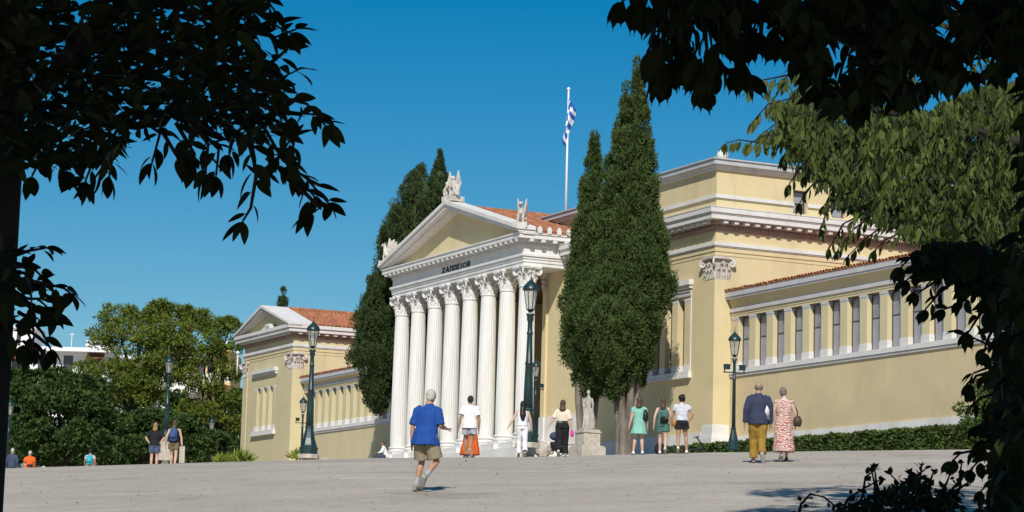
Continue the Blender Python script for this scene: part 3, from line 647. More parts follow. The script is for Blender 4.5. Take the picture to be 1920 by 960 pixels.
for j in range(NV):
    for i in range(NU):
        a = j*(NU+1)+i; s_ = int((j/NV)*9)
        blue = s_%2==0
        if s_<5 and i<NU*5/13.5:
            ci, cj = i/(NU*5/13.5), (j/NV)*9/5; blue = not (abs(ci-.5)<.1 or abs(cj-.5)<.1)
        F_.append((a,a+1,a+NU+2,a+NU+1)); mi.append(int(blue)); F_.append((nn+a,nn+a+NU+1,nn+a+NU+2,nn+a+1)); mi.append(int(blue))
me = bpy.data.meshes.new('flag'); me.from_pydata(V_,[],F_); me.materials.append(fl); me.materials.append(fblue)
me.polygons.foreach_set('material_index', mi); me.polygons.foreach_set('use_smooth',[True]*len(F_))
fo = link('flag', me); fo.location = (fb.x, fb.y, fb.z-.9); fo.rotation_euler=(0,0,0)
tag(fo, 'blue and white striped flag with a cross, hanging limp from the flagpole', 'flag')

# ------------------------------------------------------------------ street lamps
def lantern(root, z0, w0, w1, h, cap_h, n=8):
    """tapering glazed lantern: narrow below, wide above"""
    mb = MB(); mb.lathe([(w0*.5,z0-.16*h),(w0*.62,z0-.10*h),(w0*.9,z0-.04*h),(w0*1.03,z0)],n=n); 
    for k in range(n):
        a = 2*math.pi*(k)/n; c_, s_ = math.cos(a), math.sin(a)
        mb.tube([(w0*c_,w0*s_,z0),(w1*c_,w1*s_,z0+h)], w1*.055, 5)
    mb.lathe([(w1*1.06,z0+h*.97),(w1*1.10,z0+h),(w1*1.02,z0+h*1.02)],n=n)
    fr = mb.build('lantern_frame', M['lamp'], root)
    for k in range(n):
        a, b = 2*math.pi*k/n, 2*math.pi*(k+1)/n; q=.97; t=.006
        P = [(w0*q*math.cos(a),w0*q*math.sin(a),z0),(w0*q*math.cos(b),w0*q*math.sin(b),z0),(w1*q*math.cos(b),w1*q*math.sin(b),z0+h*.97),(w1*q*math.cos(a),w1*q*math.sin(a),z0+h*.97)]
        pm = MB(); pm.add(P, [(0,1,2,3)]); pm.build('glass_pane', M['glass'], fr)
    mb = MB(); mb.lathe([(w1*1.16,z0+h),(w1*1.16,z0+h*1.03),(w1*.95,z0+h+cap_h*.35),(w1*.5,z0+h+cap_h*.62),(w1*.3,z0+h+cap_h*.74),(w1*.28,z0+h+cap_h*.8),(w1*.12,z0+h+cap_h*.88),(w1*.08,z0+h+cap_h*1.0),(w1*.02,z0+h+cap_h*1.5)],n=16)
    mb.build('lantern_cap', M['lamp'], root, True)
    mb = MB(); mb.tube([(0,0,z0),(0,0,z0+h*.35)],w0*.12,6)
    for s_ in (-1,1): mb.ball((s_*w0*.3,0,z0+h*.42),(w0*.18,w0*.18,h*.13),8,6)
    mb.build('bulb', M['bulb'], root, True)
def lamp_tall(root):
    Hh = 5.5; zl = 4.36
    mb = MB(); mb.lathe([(.42,0),(.42,.14),(.38,.16)],n=8); mb.build('plinth', M['stone'], root)
    mb = MB(); mb.lathe([(.36,.162),(.36,.34),(.38,.36),(.38,.42),(.33,.45),(.33,.50),(.30,.56),(.235,.78),(.19,1.0),(.165,1.15),(.18,1.17),(.18,1.22),(.16,1.25)],n=8); mb.build('base', M['lamp'], root)
    mb = MB(); mb.lathe([(.155,1.25),(.14,1.9),(.115,2.6),(.13,2.63),(.13,2.67),(.105,2.70),(.085,3.5),(.085,3.55),(.10,3.58),(.10,3.62),(.08,3.66),(.075,3.95),(.09,3.98),(.11,4.05),(.10,4.12),(.12,4.17),(.14,4.22)],n=16); mb.build('pole', M['lamp'], root, True)
    lantern(root, zl, .135, .235, .62, .38)
def lamp_small(root, arms=True):
    mb = MB(); mb.lathe([(.20,0),(.20,.1),(.16,.14),(.15,.32),(.10,.52),(.075,.62),(.085,.64),(.085,.68),(.065,.70)],n=10); mb.build('base', M['lamp'], root)
    mb = MB(); mb.lathe([(.062,.70),(.052,2.2),(.065,2.22),(.065,2.26),(.05,2.28),(.045,2.75),(.07,2.78),(.06,2.82),(.09,2.9)],n=12); mb.build('pole', M['lamp'], root, True)
    lantern(root, 3.02, .105, .185, .46, .30, 6)
    if arms:
        mb = MB(); mb.tube([(-.38,0,2.45),(.38,0,2.45)],.022,6)
        for s_ in (-1,1): mb.tube([(s_*.34,0,2.45),(s_*.34,0,2.55)],.02,6)
        ar = mb.build('arm', M['lamp'], root)
        for s_ in (-1,1):
            f = MB(); f.box(s_*.27-.08,s_*.27+.08,-.1,.06,2.54,2.68); f.box(s_*.27-.1,s_*.27+.1,-.12,.08,2.68,2.70); f.build('floodlight', M['lamp'], ar)
LAMPS = [('t',996.5,510,76,'tall dark green lamp post in front of the corner column, largest of all'),
         ('t',588.5,592,94,'tall dark green lamp post in front of the left pavilion corner'),
         ('t',318.5,659,134,'tall dark green lamp post before the pine trees, beside two women'),
         ('s',1378,612,77,'short dark green lamp post with twin floodlights before the right wing hedge'),
         ('s',1006,668,108,'short lamp post with small lantern half hidden behind the tallest lamp post'),
         ('s',569.5,738,122,'short lamp post with twin floodlights behind the tall lamp at the left pavilion'),
         ('n',260,799,150,'short lamp post under dark trees left of the woman in black'),
         ('n',398,777,142,'short lamp post under the pines near the left pavilion'),
         ('n',20,742,115,'lamp post at the far left beside the dark tree trunk')]
protos = {}
for kind, px, py, Y_, lab in LAMPS:
    top = at(px, py, Y_); Hh = {'t':5.55,'s':3.93,'n':3.93}[kind]
    base = Vector((top.x, top.y, top.z-Hh))
    if kind in protos:
        o = copy_tree(protos[kind]); o['label'] = lab; o.location = base
    else:
        o = thing('street_lamp', lab, 'lamp post', base); (lamp_tall if kind=='t' else lamp_small)(o, *([] if kind=='t' else [kind=='s'])); protos[kind] = o
    o['group'] = 'tall green lamp posts' if kind=='t' else 'short green lamp posts'
    o.rotation_euler = (0,0,.35)

# ------------------------------------------------------------------ foliage
BLADE_V = np.array([(-.5,0,0),(.5,0,0),(.62,.45,.06),(-.62,.45,.06),(.0,1,-.05),(.0,1,-.05)])
def blades(pts, dirs, length, width):
    """leaf-sized kite blades: two quads each would be costly, one bent kite of four corners is enough far away"""
    TV = np.array([(0,0,0),(.5,.42,.08),(0,1,0),(-.5,.42,.08)]); TF = np.array([(0,1,2,3)])
    k = len(pts); Fm = frames(dirs); Ls = length*RNG.uniform(.65,1.35,k); Ws = width*RNG.uniform(.7,1.3,k)
    Fm = Fm.copy(); Fm[:,:,0] *= Ws[:,None]; Fm[:,:,1] *= Ls[:,None]; Fm[:,:,2] *= Ws[:,None]
    return TV, TF, Fm, pts
def unit(k):
    v = RNG.normal(size=(k,3)); return v/np.linalg.norm(v,axis=1,keepdims=True)
def clump_cloud(name, centers, radii, per, length, width, up=.35, shell=(.72,1.05), m='pine', parent=None, outward=None):
    """every clump is a ball of blades that point outward and up"""
    centers = np.asarray(centers,float); radii = np.asarray(radii,float)
    if radii.ndim == 1: radii = np.repeat(radii[:,None],3,1)
    k = len(centers); d = unit(k*per); c = np.repeat(centers,per,0); r = np.repeat(radii,per,0)
    p = c + d*r*RNG.uniform(shell[0],shell[1],k*per)[:,None]*.8
    dr = d + np.array([0,0,up]) + RNG.normal(0,.45,(k*per,3))
    TV,TF,Fm,P = blades(p, dr, length, width)
    return link(name, scatter(name,TV,TF,Fm,P), M[m], parent)
def core_blob(mb, c, r, seed=0, n=14, mm=9):
    rs=[]
    for i in range(mm+1):
        th = math.pi*(.02+.96*i/mm)
        rw=[]
        for j in range(n):
            a=2*math.pi*j/n; d=Vector((math.sin(th)*math.cos(a),math.sin(th)*math.sin(a),-math.cos(th)))
            k=1+.28*noise.noise(d*1.7+Vector((seed,seed*2,0))); rw.append(Vector(c)+Vector((d.x*r[0],d.y*r[1],d.z*r[2]))*k)
        rs.append(rw)
    mb.rings(rs)
def cypress(label, base, spires, m, trunk_h, nclump, per=46, stems=1, lean=(0,0), blade=.125, group=None):
    per = 150
    """spires: (dx, dy, z0, z1, rmax, zmaxfrac, power)"""
    t = thing('cypress_tree', label, 'tree', base, 0, group)
    C=[]; Rr=[]; mbc = MB()
    tot = sum((s[3]-s[2])*s[4] for s in spires)
    for dx,dy,z0,z1,rm,fm,pw in spires:
        def prof(h):
            return rm*(min(1,(h/fm))**.55 if h<fm else max(0,(1-((h-fm)/(1-fm))**pw)))
        kk = int(nclump*(z1-z0)*rm/tot)
        for i in range(kk):
            for _ in range(20):
                h = RNG.uniform(0.0,1)
                if RNG.uniform() < (prof(h)+.12)/rm: break
            a = RNG.uniform(0,2*math.pi); rr = prof(h); cr_ = RNG.uniform(.20,.46)*(.5+.5*rr/rm)
            bump_ = 1+.26*noise.noise(Vector((math.cos(a)*1.8+dx,math.sin(a)*1.8,h*8)))+.20*noise.noise(Vector((math.cos(a)*4+dx,math.sin(a)*4,h*19)))+.05*RNG.normal()
            q = max(.03, rr*bump_-cr_*.55)
            C.append((dx+lean[0]*h+q*math.cos(a), dy+lean[1]*h+q*math.sin(a), z0+h*(z1-z0))); Rr.append((cr_,cr_,cr_*1.35))
        rs=[]
        for i in range(13):
            h=.02+.95*i/12; rs.append([(dx+lean[0]*h+max(.03,prof(h)*.66-.12)*math.cos(2*math.pi*j/14)*(1+.12*math.sin(j*2.7+i)), dy+lean[1]*h+max(.03,prof(h)*.66-.12)*math.sin(2*math.pi*j/14)*(1+.12*math.sin(j*2.7+i)), z0+h*(z1-z0)) for j in range(14)])
        mbc.rings(rs)
    cr_o = clump_cloud('crown', C, Rr, per, blade, .052, 1.0, (.55,1.2), m, t)
    mbc.build('inner_foliage', M[m], cr_o, True)
    for k in range(stems):
        a = 2*math.pi*k/max(stems,1)+.6; o_ = .0 if stems==1 else .22
        mb = MB(); x0,y0 = o_*math.cos(a), o_*math.sin(a)
        mb.tube([(x0*1.1,y0*1.1,-1.0),(x0,y0,.1),(x0*1.2,y0*1.2,trunk_h*.5),(x0*2.0,y0*2.0,trunk_h+.4),(x0*2.6,y0*2.6,trunk_h+2.5)],[.26,.20,.17,.15,.09],9); mb.build('trunk', M['bark'], t, True)
    return t
# big pair in front of the block
b1 = gp(1172, 99); ppm = FPX/99
cypress('tall broad cypress before the yellow block, with several pale stems', b1,
        [(.22,0,2.6,at(1183,110,99).z-b1.z,1.42,.30,1.25),(-.22,.2,3.0,at(1162,148,99).z-b1.z,1.45,.30,1.45),(.50,.3,2.9,at(1208,235,99).z-b1.z,1.05,.38,1.5),(-.55,-.5,2.4,8.5,1.65,.5,1.5)], 'cypress', 2.4, 1700, 46, 7)
b2 = gp(1098, 100)
cypress('narrow cypress leaning against the left side of the tallest cypress', b2,
        [(.05,0,3.0,at(1100,246,100).z-b2.z,1.12,.30,1.35),(.15,-.2,2.4,8.0,1.30,.45,1.6)], 'cypress', 2.0, 620, 46, 2)
b3 = gp(738, 127.6)
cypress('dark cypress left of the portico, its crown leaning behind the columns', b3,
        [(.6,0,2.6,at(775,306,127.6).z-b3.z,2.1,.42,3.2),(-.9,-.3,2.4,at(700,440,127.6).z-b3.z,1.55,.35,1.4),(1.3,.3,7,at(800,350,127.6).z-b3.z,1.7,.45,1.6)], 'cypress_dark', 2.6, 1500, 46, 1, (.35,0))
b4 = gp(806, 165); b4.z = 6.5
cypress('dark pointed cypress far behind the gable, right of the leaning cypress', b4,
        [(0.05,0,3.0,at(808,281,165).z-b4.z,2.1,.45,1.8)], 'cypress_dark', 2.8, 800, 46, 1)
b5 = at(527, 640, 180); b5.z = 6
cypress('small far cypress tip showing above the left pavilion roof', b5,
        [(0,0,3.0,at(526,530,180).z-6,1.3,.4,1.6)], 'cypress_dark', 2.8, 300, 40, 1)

def limb(mb, p0, p1, r0, r1, sag=.1, n=4, sides=7):
    p0,p1 = Vector(p0),Vector(p1); pts=[]; rad=[]
    for i in range(n+1):
        t=i/n; pts.append(p0.lerp(p1,t)+Vector((random.uniform(-1,1)*sag,random.uniform(-1,1)*sag,math.sin(math.pi*t)*sag))); rad.append(r0+(r1-r0)*t)
    pts[0]=p0; mb.tube(pts,rad,sides)
def blob_tree(name, label, base, clumps, m, per, length, width, trunk_r, group=None, sub_n=11, up=.4, tilt=.0):
    sub_n = int(sub_n*2.2); length *= .75
    """clumps = big lobes (x,y,z,rx,rz) relative to base, each broken into many small clumps of blades"""
    t = thing(name, label, 'tree', base, 0, group); C=[]; Rr=[]; core=MB(); tr_=MB()
    zmin = min(c[2]-c[4] for c in clumps); fork = max(.6, zmin*.9)
    top = max(c[2] for c in clumps)
    tr_.tube([(0,0,-1),(0,0,.2),(.15,.1,fork*.6),(.0+tilt,.0,fork)],[trunk_r*1.3,trunk_r,trunk_r*.85,trunk_r*.75],10)
    tk = tr_.build('trunk', M['bark_dark'], t, True)
    for i,(x,y,z,rx,rz) in enumerate(clumps):
        for k in range(sub_n):
            d = unit(1)[0]; d[2] = d[2]*.8+.15; q = RNG.uniform(.62,1.0)
            C.append((x+d[0]*rx*q,y+d[1]*rx*q,z+d[2]*rz*q)); s_=RNG.uniform(.2,.4)*rx; Rr.append((s_,s_,s_*.8))
        core_blob(core,(x,y,z),(rx*.28,rx*.28,rz*.26),i*3.1,10,7)
        lb = MB(); limb(lb,(tilt,0,fork*.95),(x*.9,y*.9,z-rz*.2),trunk_r*.4,trunk_r*.12,.25); lb.build('limb', M['bark_dark'], t, True)
    cr_o = clump_cloud('crown', C, Rr, per, length, width, up, (.5,1.05), m, t)
    core.build('inner_foliage', M[m], cr_o, True)
    return t
def lobes_px(base, Y_, items):                                 # lobes given where they stand: column, row, radius px, depth offset
    out=[]
    for px,py,r,dy in items:
        p = at(px,py,Y_)-base; rr = r*Y_/FPX; out.append((p.x, dy, p.z, rr, rr*.72))
    return out
Yp = 150
bA = gp(255, Yp)
blob_tree('pine_tree','sunlit yellow-green pine with rounded tufts, tallest of the left trees',bA,
  lobes_px(bA,Yp,[(225,600,42,0),(262,592,34,.5),(305,585,30,0),(205,640,40,-1),(262,640,48,-1.5),(320,620,44,-1),(365,600,32,0),(345,640,42,-1.5),(240,690,46,-1.5),(300,680,42,-1.2),(185,700,40,-.5),(290,720,38,-1),(225,740,36,0),(300,577,16,0),(352,588,18,0),(330,662,36,-1),(292,645,40,-1.3),(272,745,38,-1),(335,705,34,-1),(250,715,36,-1.3)]),'pine',60,.34,.075,.42,'pine trees on the left',12)
bB = gp(400, Yp+12)
blob_tree('pine_tree','pine with lower bright tufts standing next to the left pavilion',bB,
  lobes_px(bB,Yp+12,[(400,620,34,0),(425,610,24,.5),(385,655,40,-1),(430,650,34,0),(365,680,34,-1),(425,700,36,-.5),(385,730,36,-1),(430,755,34,-.5),(395,780,34,-1),(440,800,26,-.5),(360,770,30,0)]),'pine',60,.34,.075,.36,'pine trees on the left',12)
bC = gp(110, Yp-22)
blob_tree('broadleaf_tree','wide dark green bushy tree filling the far left below the white flats',bC,
  lobes_px(bC,Yp-22,[(60,722,46,0),(110,718,40,0),(160,735,42,-.5),(40,750,50,-1),(100,755,55,-1.5),(165,770,48,-1),(210,800,36,-.5),(60,810,48,-1.5),(130,820,50,-1.5),(190,835,38,-1),(30,712,30,0),(90,850,34,-1)]),'broad',95,.26,.15,.35,None,13)
bD = gp(265, Yp-8)
blob_tree('broadleaf_tree','low dark tree in shade between the pine and the bushy tree',bD,
  lobes_px(bD,Yp-8,[(235,800,40,0),(280,790,36,.5),(330,800,40,0),(250,840,34,-.5),(300,840,34,-.5),(350,835,32,0),(400,835,34,0)]),'broad',80,.28,.15,.25,None,12)
bE = gp(60,175)
for k,(px,lab) in enumerate(((20,'shaded tree at the far left edge behind the bushy tree'),(200,'shaded tree behind the gap between the flats and the pine'),(330,'shaded tree behind the pines under the white flats'),(445,'shaded tree behind the left pavilion corner'))):
    bb = gp(px,172+k); blob_tree('broadleaf_tree',lab,bb,lobes_px(bb,172+k,[(px-25,790,44,0),(px+25,785,46,0),(px,830,50,-.5),(px-40,835,40,0),(px+45,835,42,0),(px,750,30,.5)]),'broad',60,.32,.18,.3,'shaded trees in the background',12)
for k,(px,lab) in enumerate(((48,'low shaded bush at the far left between the two distant walkers'),(110,'low shaded bush behind the person in orange'),(185,'low shaded bush behind the turquoise backpack'),(240,'low shaded bush behind the short lamp post'),(372,'low shaded bush between the two notice panels and the pavilion'))):
    bb = gp(px,146+k); blob_tree('shrub',lab,bb,lobes_px(bb,146+k,[(px-30,862,26,0),(px+8,858,28,.3),(px+38,862,26,0),(px,845,24,.5)]),'broad',60,.3,.16,.12,'low bushes under the trees',10)
# shrub right of the right wing, and agave-like plants
sh = at(1868,735,78); shb = Vector((sh.x, sh.y, gz(sh.x,sh.y)))
blob_tree('shrub','round bright green shrub behind the dark leaves at the right edge',shb,[(0,0,sh.z-shb.z,.9,.8),(.5,.2,sh.z-shb.z-.7,.9,.8),(-.4,.1,sh.z-shb.z-.9,.9,.8),(.1,0,.9,1.0,.9)],'hedge',70,.16,.08,.1)
def spiky(label, p, n_, ln, wd, m='agave'):
    t = thing('leafy_plant', label, 'plant', p)
    d = unit(n_); d[:,2] = np.abs(d[:,2])*1.1+.25
    TV,TF,Fm,P = blades(np.repeat([[0,0,.02]],n_,0)+RNG.normal(0,.16,(n_,3))*[1,1,.3], d, ln, wd); link('leaves', scatter('leaves',TV,TF,Fm,P), M[m], t, 'stuff')
    mb = MB(); mb.tube([(0,0,-.3),(0,0,.2)],[.06,.04],6); mb.build('stem', M['bark_dark'], t)
for px,Y_,n_,ln,lab in ((420,128,240,.5,'bright yellow-green shrub at the foot of the pines'),(452,127,160,.72,'spiky leafed plant at the left corner of the pavilion'),(556,121,60,.5,'small weedy plant at the foot of the pavilion pilaster')):
    p = gp(px,Y_); p.z = at(px,866 if px<500 else 857,Y_).z-.1; spiky(lab,p,n_,ln,.14)
# hedge along the right wing
hw_ = thing('hedge','long low clipped green hedge along the foot of the right wing','hedge',wpt(14,1.0,0))
hN = 30000; a_ = RNG.uniform(12.3,40,hN); f_ = RNG.uniform(0,1,hN)
def hedge_top(a): return np.interp(a,[12,14,28,33,40],[6.34,6.36,6.26,6.23,6.2])+.035*np.sin(a*3.1)+.03*np.sin(a*7.7)
top_ = hedge_top(a_); side = f_ < .62
vv = np.where(side, .62+RNG.normal(0,.035,hN), RNG.uniform(.6,1.6,hN)); zz = np.where(side, RNG.uniform(5.0,6.5,hN), top_+RNG.normal(0,.03,hN)); zz = np.minimum(zz, top_+.03)
bump_ = .05*np.sin(a_*5.3)*np.sin(zz*7)
dFv = np.array([math.sin(YAW),math.cos(YAW),0]); dSv = np.array([math.cos(YAW),-math.sin(YAW),0]); O2 = np.array([O0.x,O0.y,0])
P = O2 - dFv*a_[:,None] + dSv*(vv+np.where(side,bump_,0))[:,None] + np.array([0,0,1])*zz[:,None] - np.array(hw_.location)
nd = np.where(side[:,None], -dSv, np.array([0,0,1.])) + RNG.normal(0,.6,(hN,3))
TV,TF,Fm,PP = blades(P, nd, .13, .085); hl = link('leaves', scatter('leaves',TV,TF,Fm,PP), M['hedge'], hw_, 'stuff')
mb = MB(); c8 = []
for a in np.linspace(12.35,40,24):
    t_ = float(hedge_top(a))-.06; c8.append([wpt(a,.66,4.6)-hw_.location, wpt(a,1.6,4.6)-hw_.location, wpt(a,1.6,t_)-hw_.location, wpt(a,.66,t_)-hw_.location])
mb.rings(c8); mb.build('inner_branches', M['hedge'], hw_)

# ------------------------------------------------------------------ apartment buildings beyond the trees
M['flat_white'] = mat('white_render', (.80,.80,.79), .8, .06, 1); M['awning'] = mat('brown_awning', (.19,.08,.05), .9); M['ochre'] = mat('ochre_render', (.70,.50,.22), .9)
def flats(label, px0, px1, rows, Y_, roofbits, m='flat_white'):
    p0 = at(px0,700,Y_); p1 = at(px1,700,Y_); W = p1.x-p0.x
    t = thing('apartment_building', label, 'building', (p0.x,Y_,4))
    ztop = at((px0+px1)/2, rows[0], Y_).z-4; nf = 6; fh = (ztop)/nf
    mb = MB(); mb.box(0,W,0,10,-3,ztop); mb.build('wall', M[m], t)
    for k in range(nf):
        z1 = ztop-k*fh
        s_ = MB(); s_.box(-.2,W+.2,-1.5,-.01,z1-.30,z1+(.12 if k==0 else 0)); s_.build('balcony_slab', M[m], t)
        if k:
            s_ = MB(); s_.box(-.1,W+.1,-1.45,-1.38,z1+.01,z1+.9); s_.build('balcony_rail', M['flat_white'], t)
        nb = max(2,int(W/2.6))
        for j in range(nb):
            x0 = W*(j+.2)/nb; wf = MB(); wf.box(x0,x0+W/nb*.36,-.04,.02,z1-fh+.1,z1-.62); wo = wf.build('window', M['frame'], t)
            pm = MB(); pm.box(x0+.1,x0+W/nb*.36-.1,-.06,-.041,z1-fh+.2,z1-.72); pm.build('pane', M['pane_dark'], wo)
            if k<4 and (j*7+k*3)%3 in (0,):
                aw = MB(); aw.add([(x0-.2,-.05,z1-.32),(x0+W/nb*.6,-.05,z1-.32),(x0+W/nb*.6,-1.5,z1-1.15),(x0-.2,-1.5,z1-1.15),(x0-.2,-.05,z1-.38),(x0+W/nb*.6,-.05,z1-.38),(x0+W/nb*.6,-1.5,z1-1.25),(x0-.2,-1.5,z1-1.25)],[(0,1,2,3),(7,6,5,4),(0,4,5,1),(1,5,6,2),(2,6,7,3),(3,7,4,0)]); aw.build('awning', M['awning'], t)
    for qx0,qx1,qy in roofbits:
        a = at(qx0,700,Y_).x-p0.x; b = at(qx1,700,Y_).x-p0.x; zt_ = at(qx0,qy,Y_).z-4
        pb = MB(); pb.box(a,b,1.5,7,ztop,zt_); pb.box(a-.3,b+.3,1.2,7.3,zt_,zt_+.25); po = pb.build('penthouse', M['flat_white'], t)
        wm = MB(); wm.box(a+(b-a)*.25,a+(b-a)*.45,1.44,1.49,zt_-1.9,zt_-.5); wm.build('window', M['pane_dark'], po)
    an = MB(); an.tube([(W*.55,4,ztop),(W*.55,4,ztop+2.2)],.04,5); an.tube([(W*.55-.3,4,ztop+2.0),(W*.55+.3,4,ztop+2.0)],.025,5); an.build('antenna', M['pole'], t)
    ds = MB(); ds.ball((W*.72,4,ztop+1.0),(.35,.12,.35),10,6); ds.tube([(W*.72,4.1,ztop),(W*.72,4.1,ztop+.9)],.06,5); ds.build('satellite_dish', M['pole'], t)
flats('white apartment block with brown awnings above the bushy tree, left of the pine', 12, 205, [655], 250, [(12,52,612),(160,198,640)])
flats('white apartment block glimpsed through the gaps in the pine branches', 215, 372, [672], 262, [])
flats('ochre building glimpsed between the pine and the pavilion', 385, 432, [655], 256, [], 'ochre')

# ------------------------------------------------------------------ statue on a pedestal, stone blocks, pale signs
M['statue'] = mat('grey_weathered_marble', (.55,.52,.48), .8, .6, 2.5, col2=(.26,.235,.21), bump=.3, bscale=8)
# ------------------------------------------------------------------ people
WORK = bpy.data.scenes.new('work')                              # a scratch scene, removed again below
def remesh(mb, vox, fold=0.0, seed=0, smooth_it=2):
    me = mb.mesh('tmp'); o = bpy.data.objects.new('tmp', me); WORK.collection.objects.link(o)
    md = o.modifiers.new('r','REMESH'); md.mode='VOXEL'; md.voxel_size=vox
    if smooth_it: ms = o.modifiers.new('s','SMOOTH'); ms.factor=.5; ms.iterations=smooth_it
    vl = WORK.view_layers[0]; vl.update(); dg = vl.depsgraph; m2 = bpy.data.meshes.new_from_object(o.evaluated_get(dg))
    bpy.data.objects.remove(o); bpy.data.meshes.remove(me)
    if fold:
        m2.update(); nv = len(m2.vertices); co = np.empty(nv*3, np.float32); nr = np.empty(nv*3, np.float32)
        m2.vertices.foreach_get('co', co); m2.vertex_normals.foreach_get('vector', nr)
        k = np.array([noise.noise((x*9+seed, y*9, z*6))*.6 + noise.noise((x*22+seed, y*22, z*9))*.4 for x, y, z in co.reshape(-1,3).tolist()], np.float32)
        m2.vertices.foreach_set('co', (co.reshape(-1,3) + nr.reshape(-1,3)*(k*fold)[:,None]).ravel()); m2.update()
    m2.polygons.foreach_set('use_smooth',[True]*len(m2.polygons)); return m2
BASEJ = dict(pel=(0,0,.52), wai=(0,.005,.615), che=(0,.01,.735), nec=(0,0,.835), hed=(0,.012,.93),
  shL=(-.096,0,.802), shR=(.096,0,.802), elL=(-.134,-.02,.632), elR=(.134,-.02,.632), wrL=(-.148,.03,.49), wrR=(.148,.03,.49),
  hiL=(-.05,0,.515), hiR=(.05,0,.515), knL=(-.055,.012,.285), knR=(.055,.012,.285), anL=(-.055,-.012,.045), anR=(.055,-.012,.045),
  toL=(-.062,.085,.014), toR=(.062,.085,.014))
WALK_L = dict(knL=(-.05,.06,.29), anL=(-.05,.06,.05), toL=(-.055,.155,.02), knR=(.05,-.01,.275), anR=(.05,-.115,.085), toR=(.052,-.055,.012), elL=(-.145,-.05,.64), wrL=(-.155,-.03,.50), elR=(.145,0,.635), wrR=(.15,.075,.505))
WALK_R = {k.replace('L','#').replace('R','L').replace('#','R'): (-v[0],v[1],v[2]) for k,v in WALK_L.items()}
skinA = mat('skin_tanned', (.42,.235,.15), .55, .1, 8, spec=.35); skinB = mat('skin_fair', (.58,.37,.27), .55, .1, 8, spec=.35); skinC = mat('skin_olive', (.36,.20,.125), .55, .1, 8, spec=.35)
eye_m = mat('eye', (.03,.025,.02), .2, spec=.5)
def cloth(name, c, **k): return mat(name, c, k.pop('rough',.85), k.pop('var',.08), k.pop('vscale',6), **k)
def person(label, loc, H, yaw, skin, pose=None, top=None, bottom=None, hair=None, shoes=None, socks=None, build=1.0, seed=0, vox=.0105, legs_cov=None, dress=None):
    J = {k: Vector(v)*H for k, v in {**BASEJ, **(pose or {})}.items()}
    t = thing('person', label, 'person', loc, yaw); h = H; b = build
    mb = MB(); u = J['nec']-J['pel']
    sp = lambda f: J['pel'].lerp(J['wai'], f) if f < 1 else J['wai']
    chain = [J['pel']+Vector((0,0,-.035*h)), J['pel']+Vector((0,0,.02*h)), J['wai'], J['che'], J['che'].lerp(J['nec'],.62), J['nec']+Vector((0,0,-.012*h)), J['nec']+Vector((0,.004*h,.045*h)), J['hed']]
    mb.tube(chain, [(.075*h*b,.06*h*b),(.095*h*b,.068*h*b),(.080*h*b,.058*h*b),(.098*h*b,.066*h*b),(.090*h,.050*h),(.048*h,.042*h),(.030*h,.032*h),(.03*h,.035*h)], 14)
    hd = J['hed']; mb.ball(hd, (.045*h,.053*h,.060*h), 16, 11)
    mb.ball(hd+Vector((0,.018*h,-.035*h)), (.032*h,.036*h,.034*h), 12, 8)
    mb.tube([hd+Vector((0,.048*h,.008*h)), hd+Vector((0,.062*h,-.014*h))], [.006*h,.010*h], 6)
    for s_ in (-1,1): mb.ball(hd+Vector((s_*.045*h,-.002*h,-.006*h)), (.008*h,.013*h,.020*h), 8, 6)
    for S_ in 'LR':
        sg = -1 if S_=='L' else 1
        sh, el, wr = J['sh'+S_], J['el'+S_], J['wr'+S_]
        mb.tube([sh+Vector((-sg*.045*h,0,.005*h)), sh+Vector((sg*.003*h,0,-.01*h)), sh.lerp(el,.4), el, el.lerp(wr,.35), wr], [.020*h,.031*h*b,.028*h*b,.023*h,.024*h,.0155*h], 10)
        d = (wr-el).normalized(); side = Vector((0,1,0))-d*d.y; side = side.normalized() if side.length>.1 else Vector((1,0,0)); nrm = d.cross(side)
        palm = wr + d*.028*h; mb.tube([wr-d*.005*h, wr+d*.02*h, wr+d*.052*h], [(.015*h,.011*h),(.022*h,.010*h),(.021*h,.009*h)], 8, side=side)
        for fi,(o_,ln) in enumerate(((-.0165,.036),(-.0055,.042),(.0055,.039),(.0165,.031))):
            q = wr + d*.050*h + side*(o_*h); curl = nrm*(-sg*.010*h)
            mb.tube([q-d*.012*h, q+d*ln*h*.5+curl*.3, q+d*ln*h*.95+curl], [.0055*h,.005*h,.0042*h], 6)
        q = wr + d*.012*h + side*.018*h; mb.tube([q, q+d*.018*h+side*.014*h, q+d*.04*h+side*.016*h], [.0075*h,.006*h,.005*h], 6)
        hi, kn, an, to = J['hi'+S_], J['kn'+S_], J['an'+S_], J['to'+S_]
        mb.tube([hi+Vector((0,0,.03*h)), hi, hi.lerp(kn,.45), kn, kn.lerp(an,.32)+Vector((0,-.008*h,0)), kn.lerp(an,.72), an], [.055*h,.052*h*b,.044*h*b,.031*h,.032*h,.023*h,.019*h], 12)
        ft = (to-an); ft = ft/ft.length; heel = an + Vector((0,0,-.022*h)) - ft*.022*h
        mb.tube([heel, an+Vector((0,0,-.012*h)), to+Vector((0,0,.006*h)), to+ft*.022*h], [.019*h,.024*h,.021*h,.012*h], 8)
    body = link('body', remesh(mb, vox), skin, t)
    for s_ in (-1,1):
        e = MB(); e.ball(hd+Vector((s_*.017*h,.047*h,.006*h)), .0065*h, 8, 6); e.build('eye', eye_m, t, True)
    m_ = MB(); m_.tube([hd+Vector((-.013*h,.047*h,-.036*h)), hd+Vector((0,.053*h,-.037*h)), hd+Vector((.013*h,.047*h,-.036*h))], .0032*h, 6); m_.build('mouth', M['lip'], t, True)
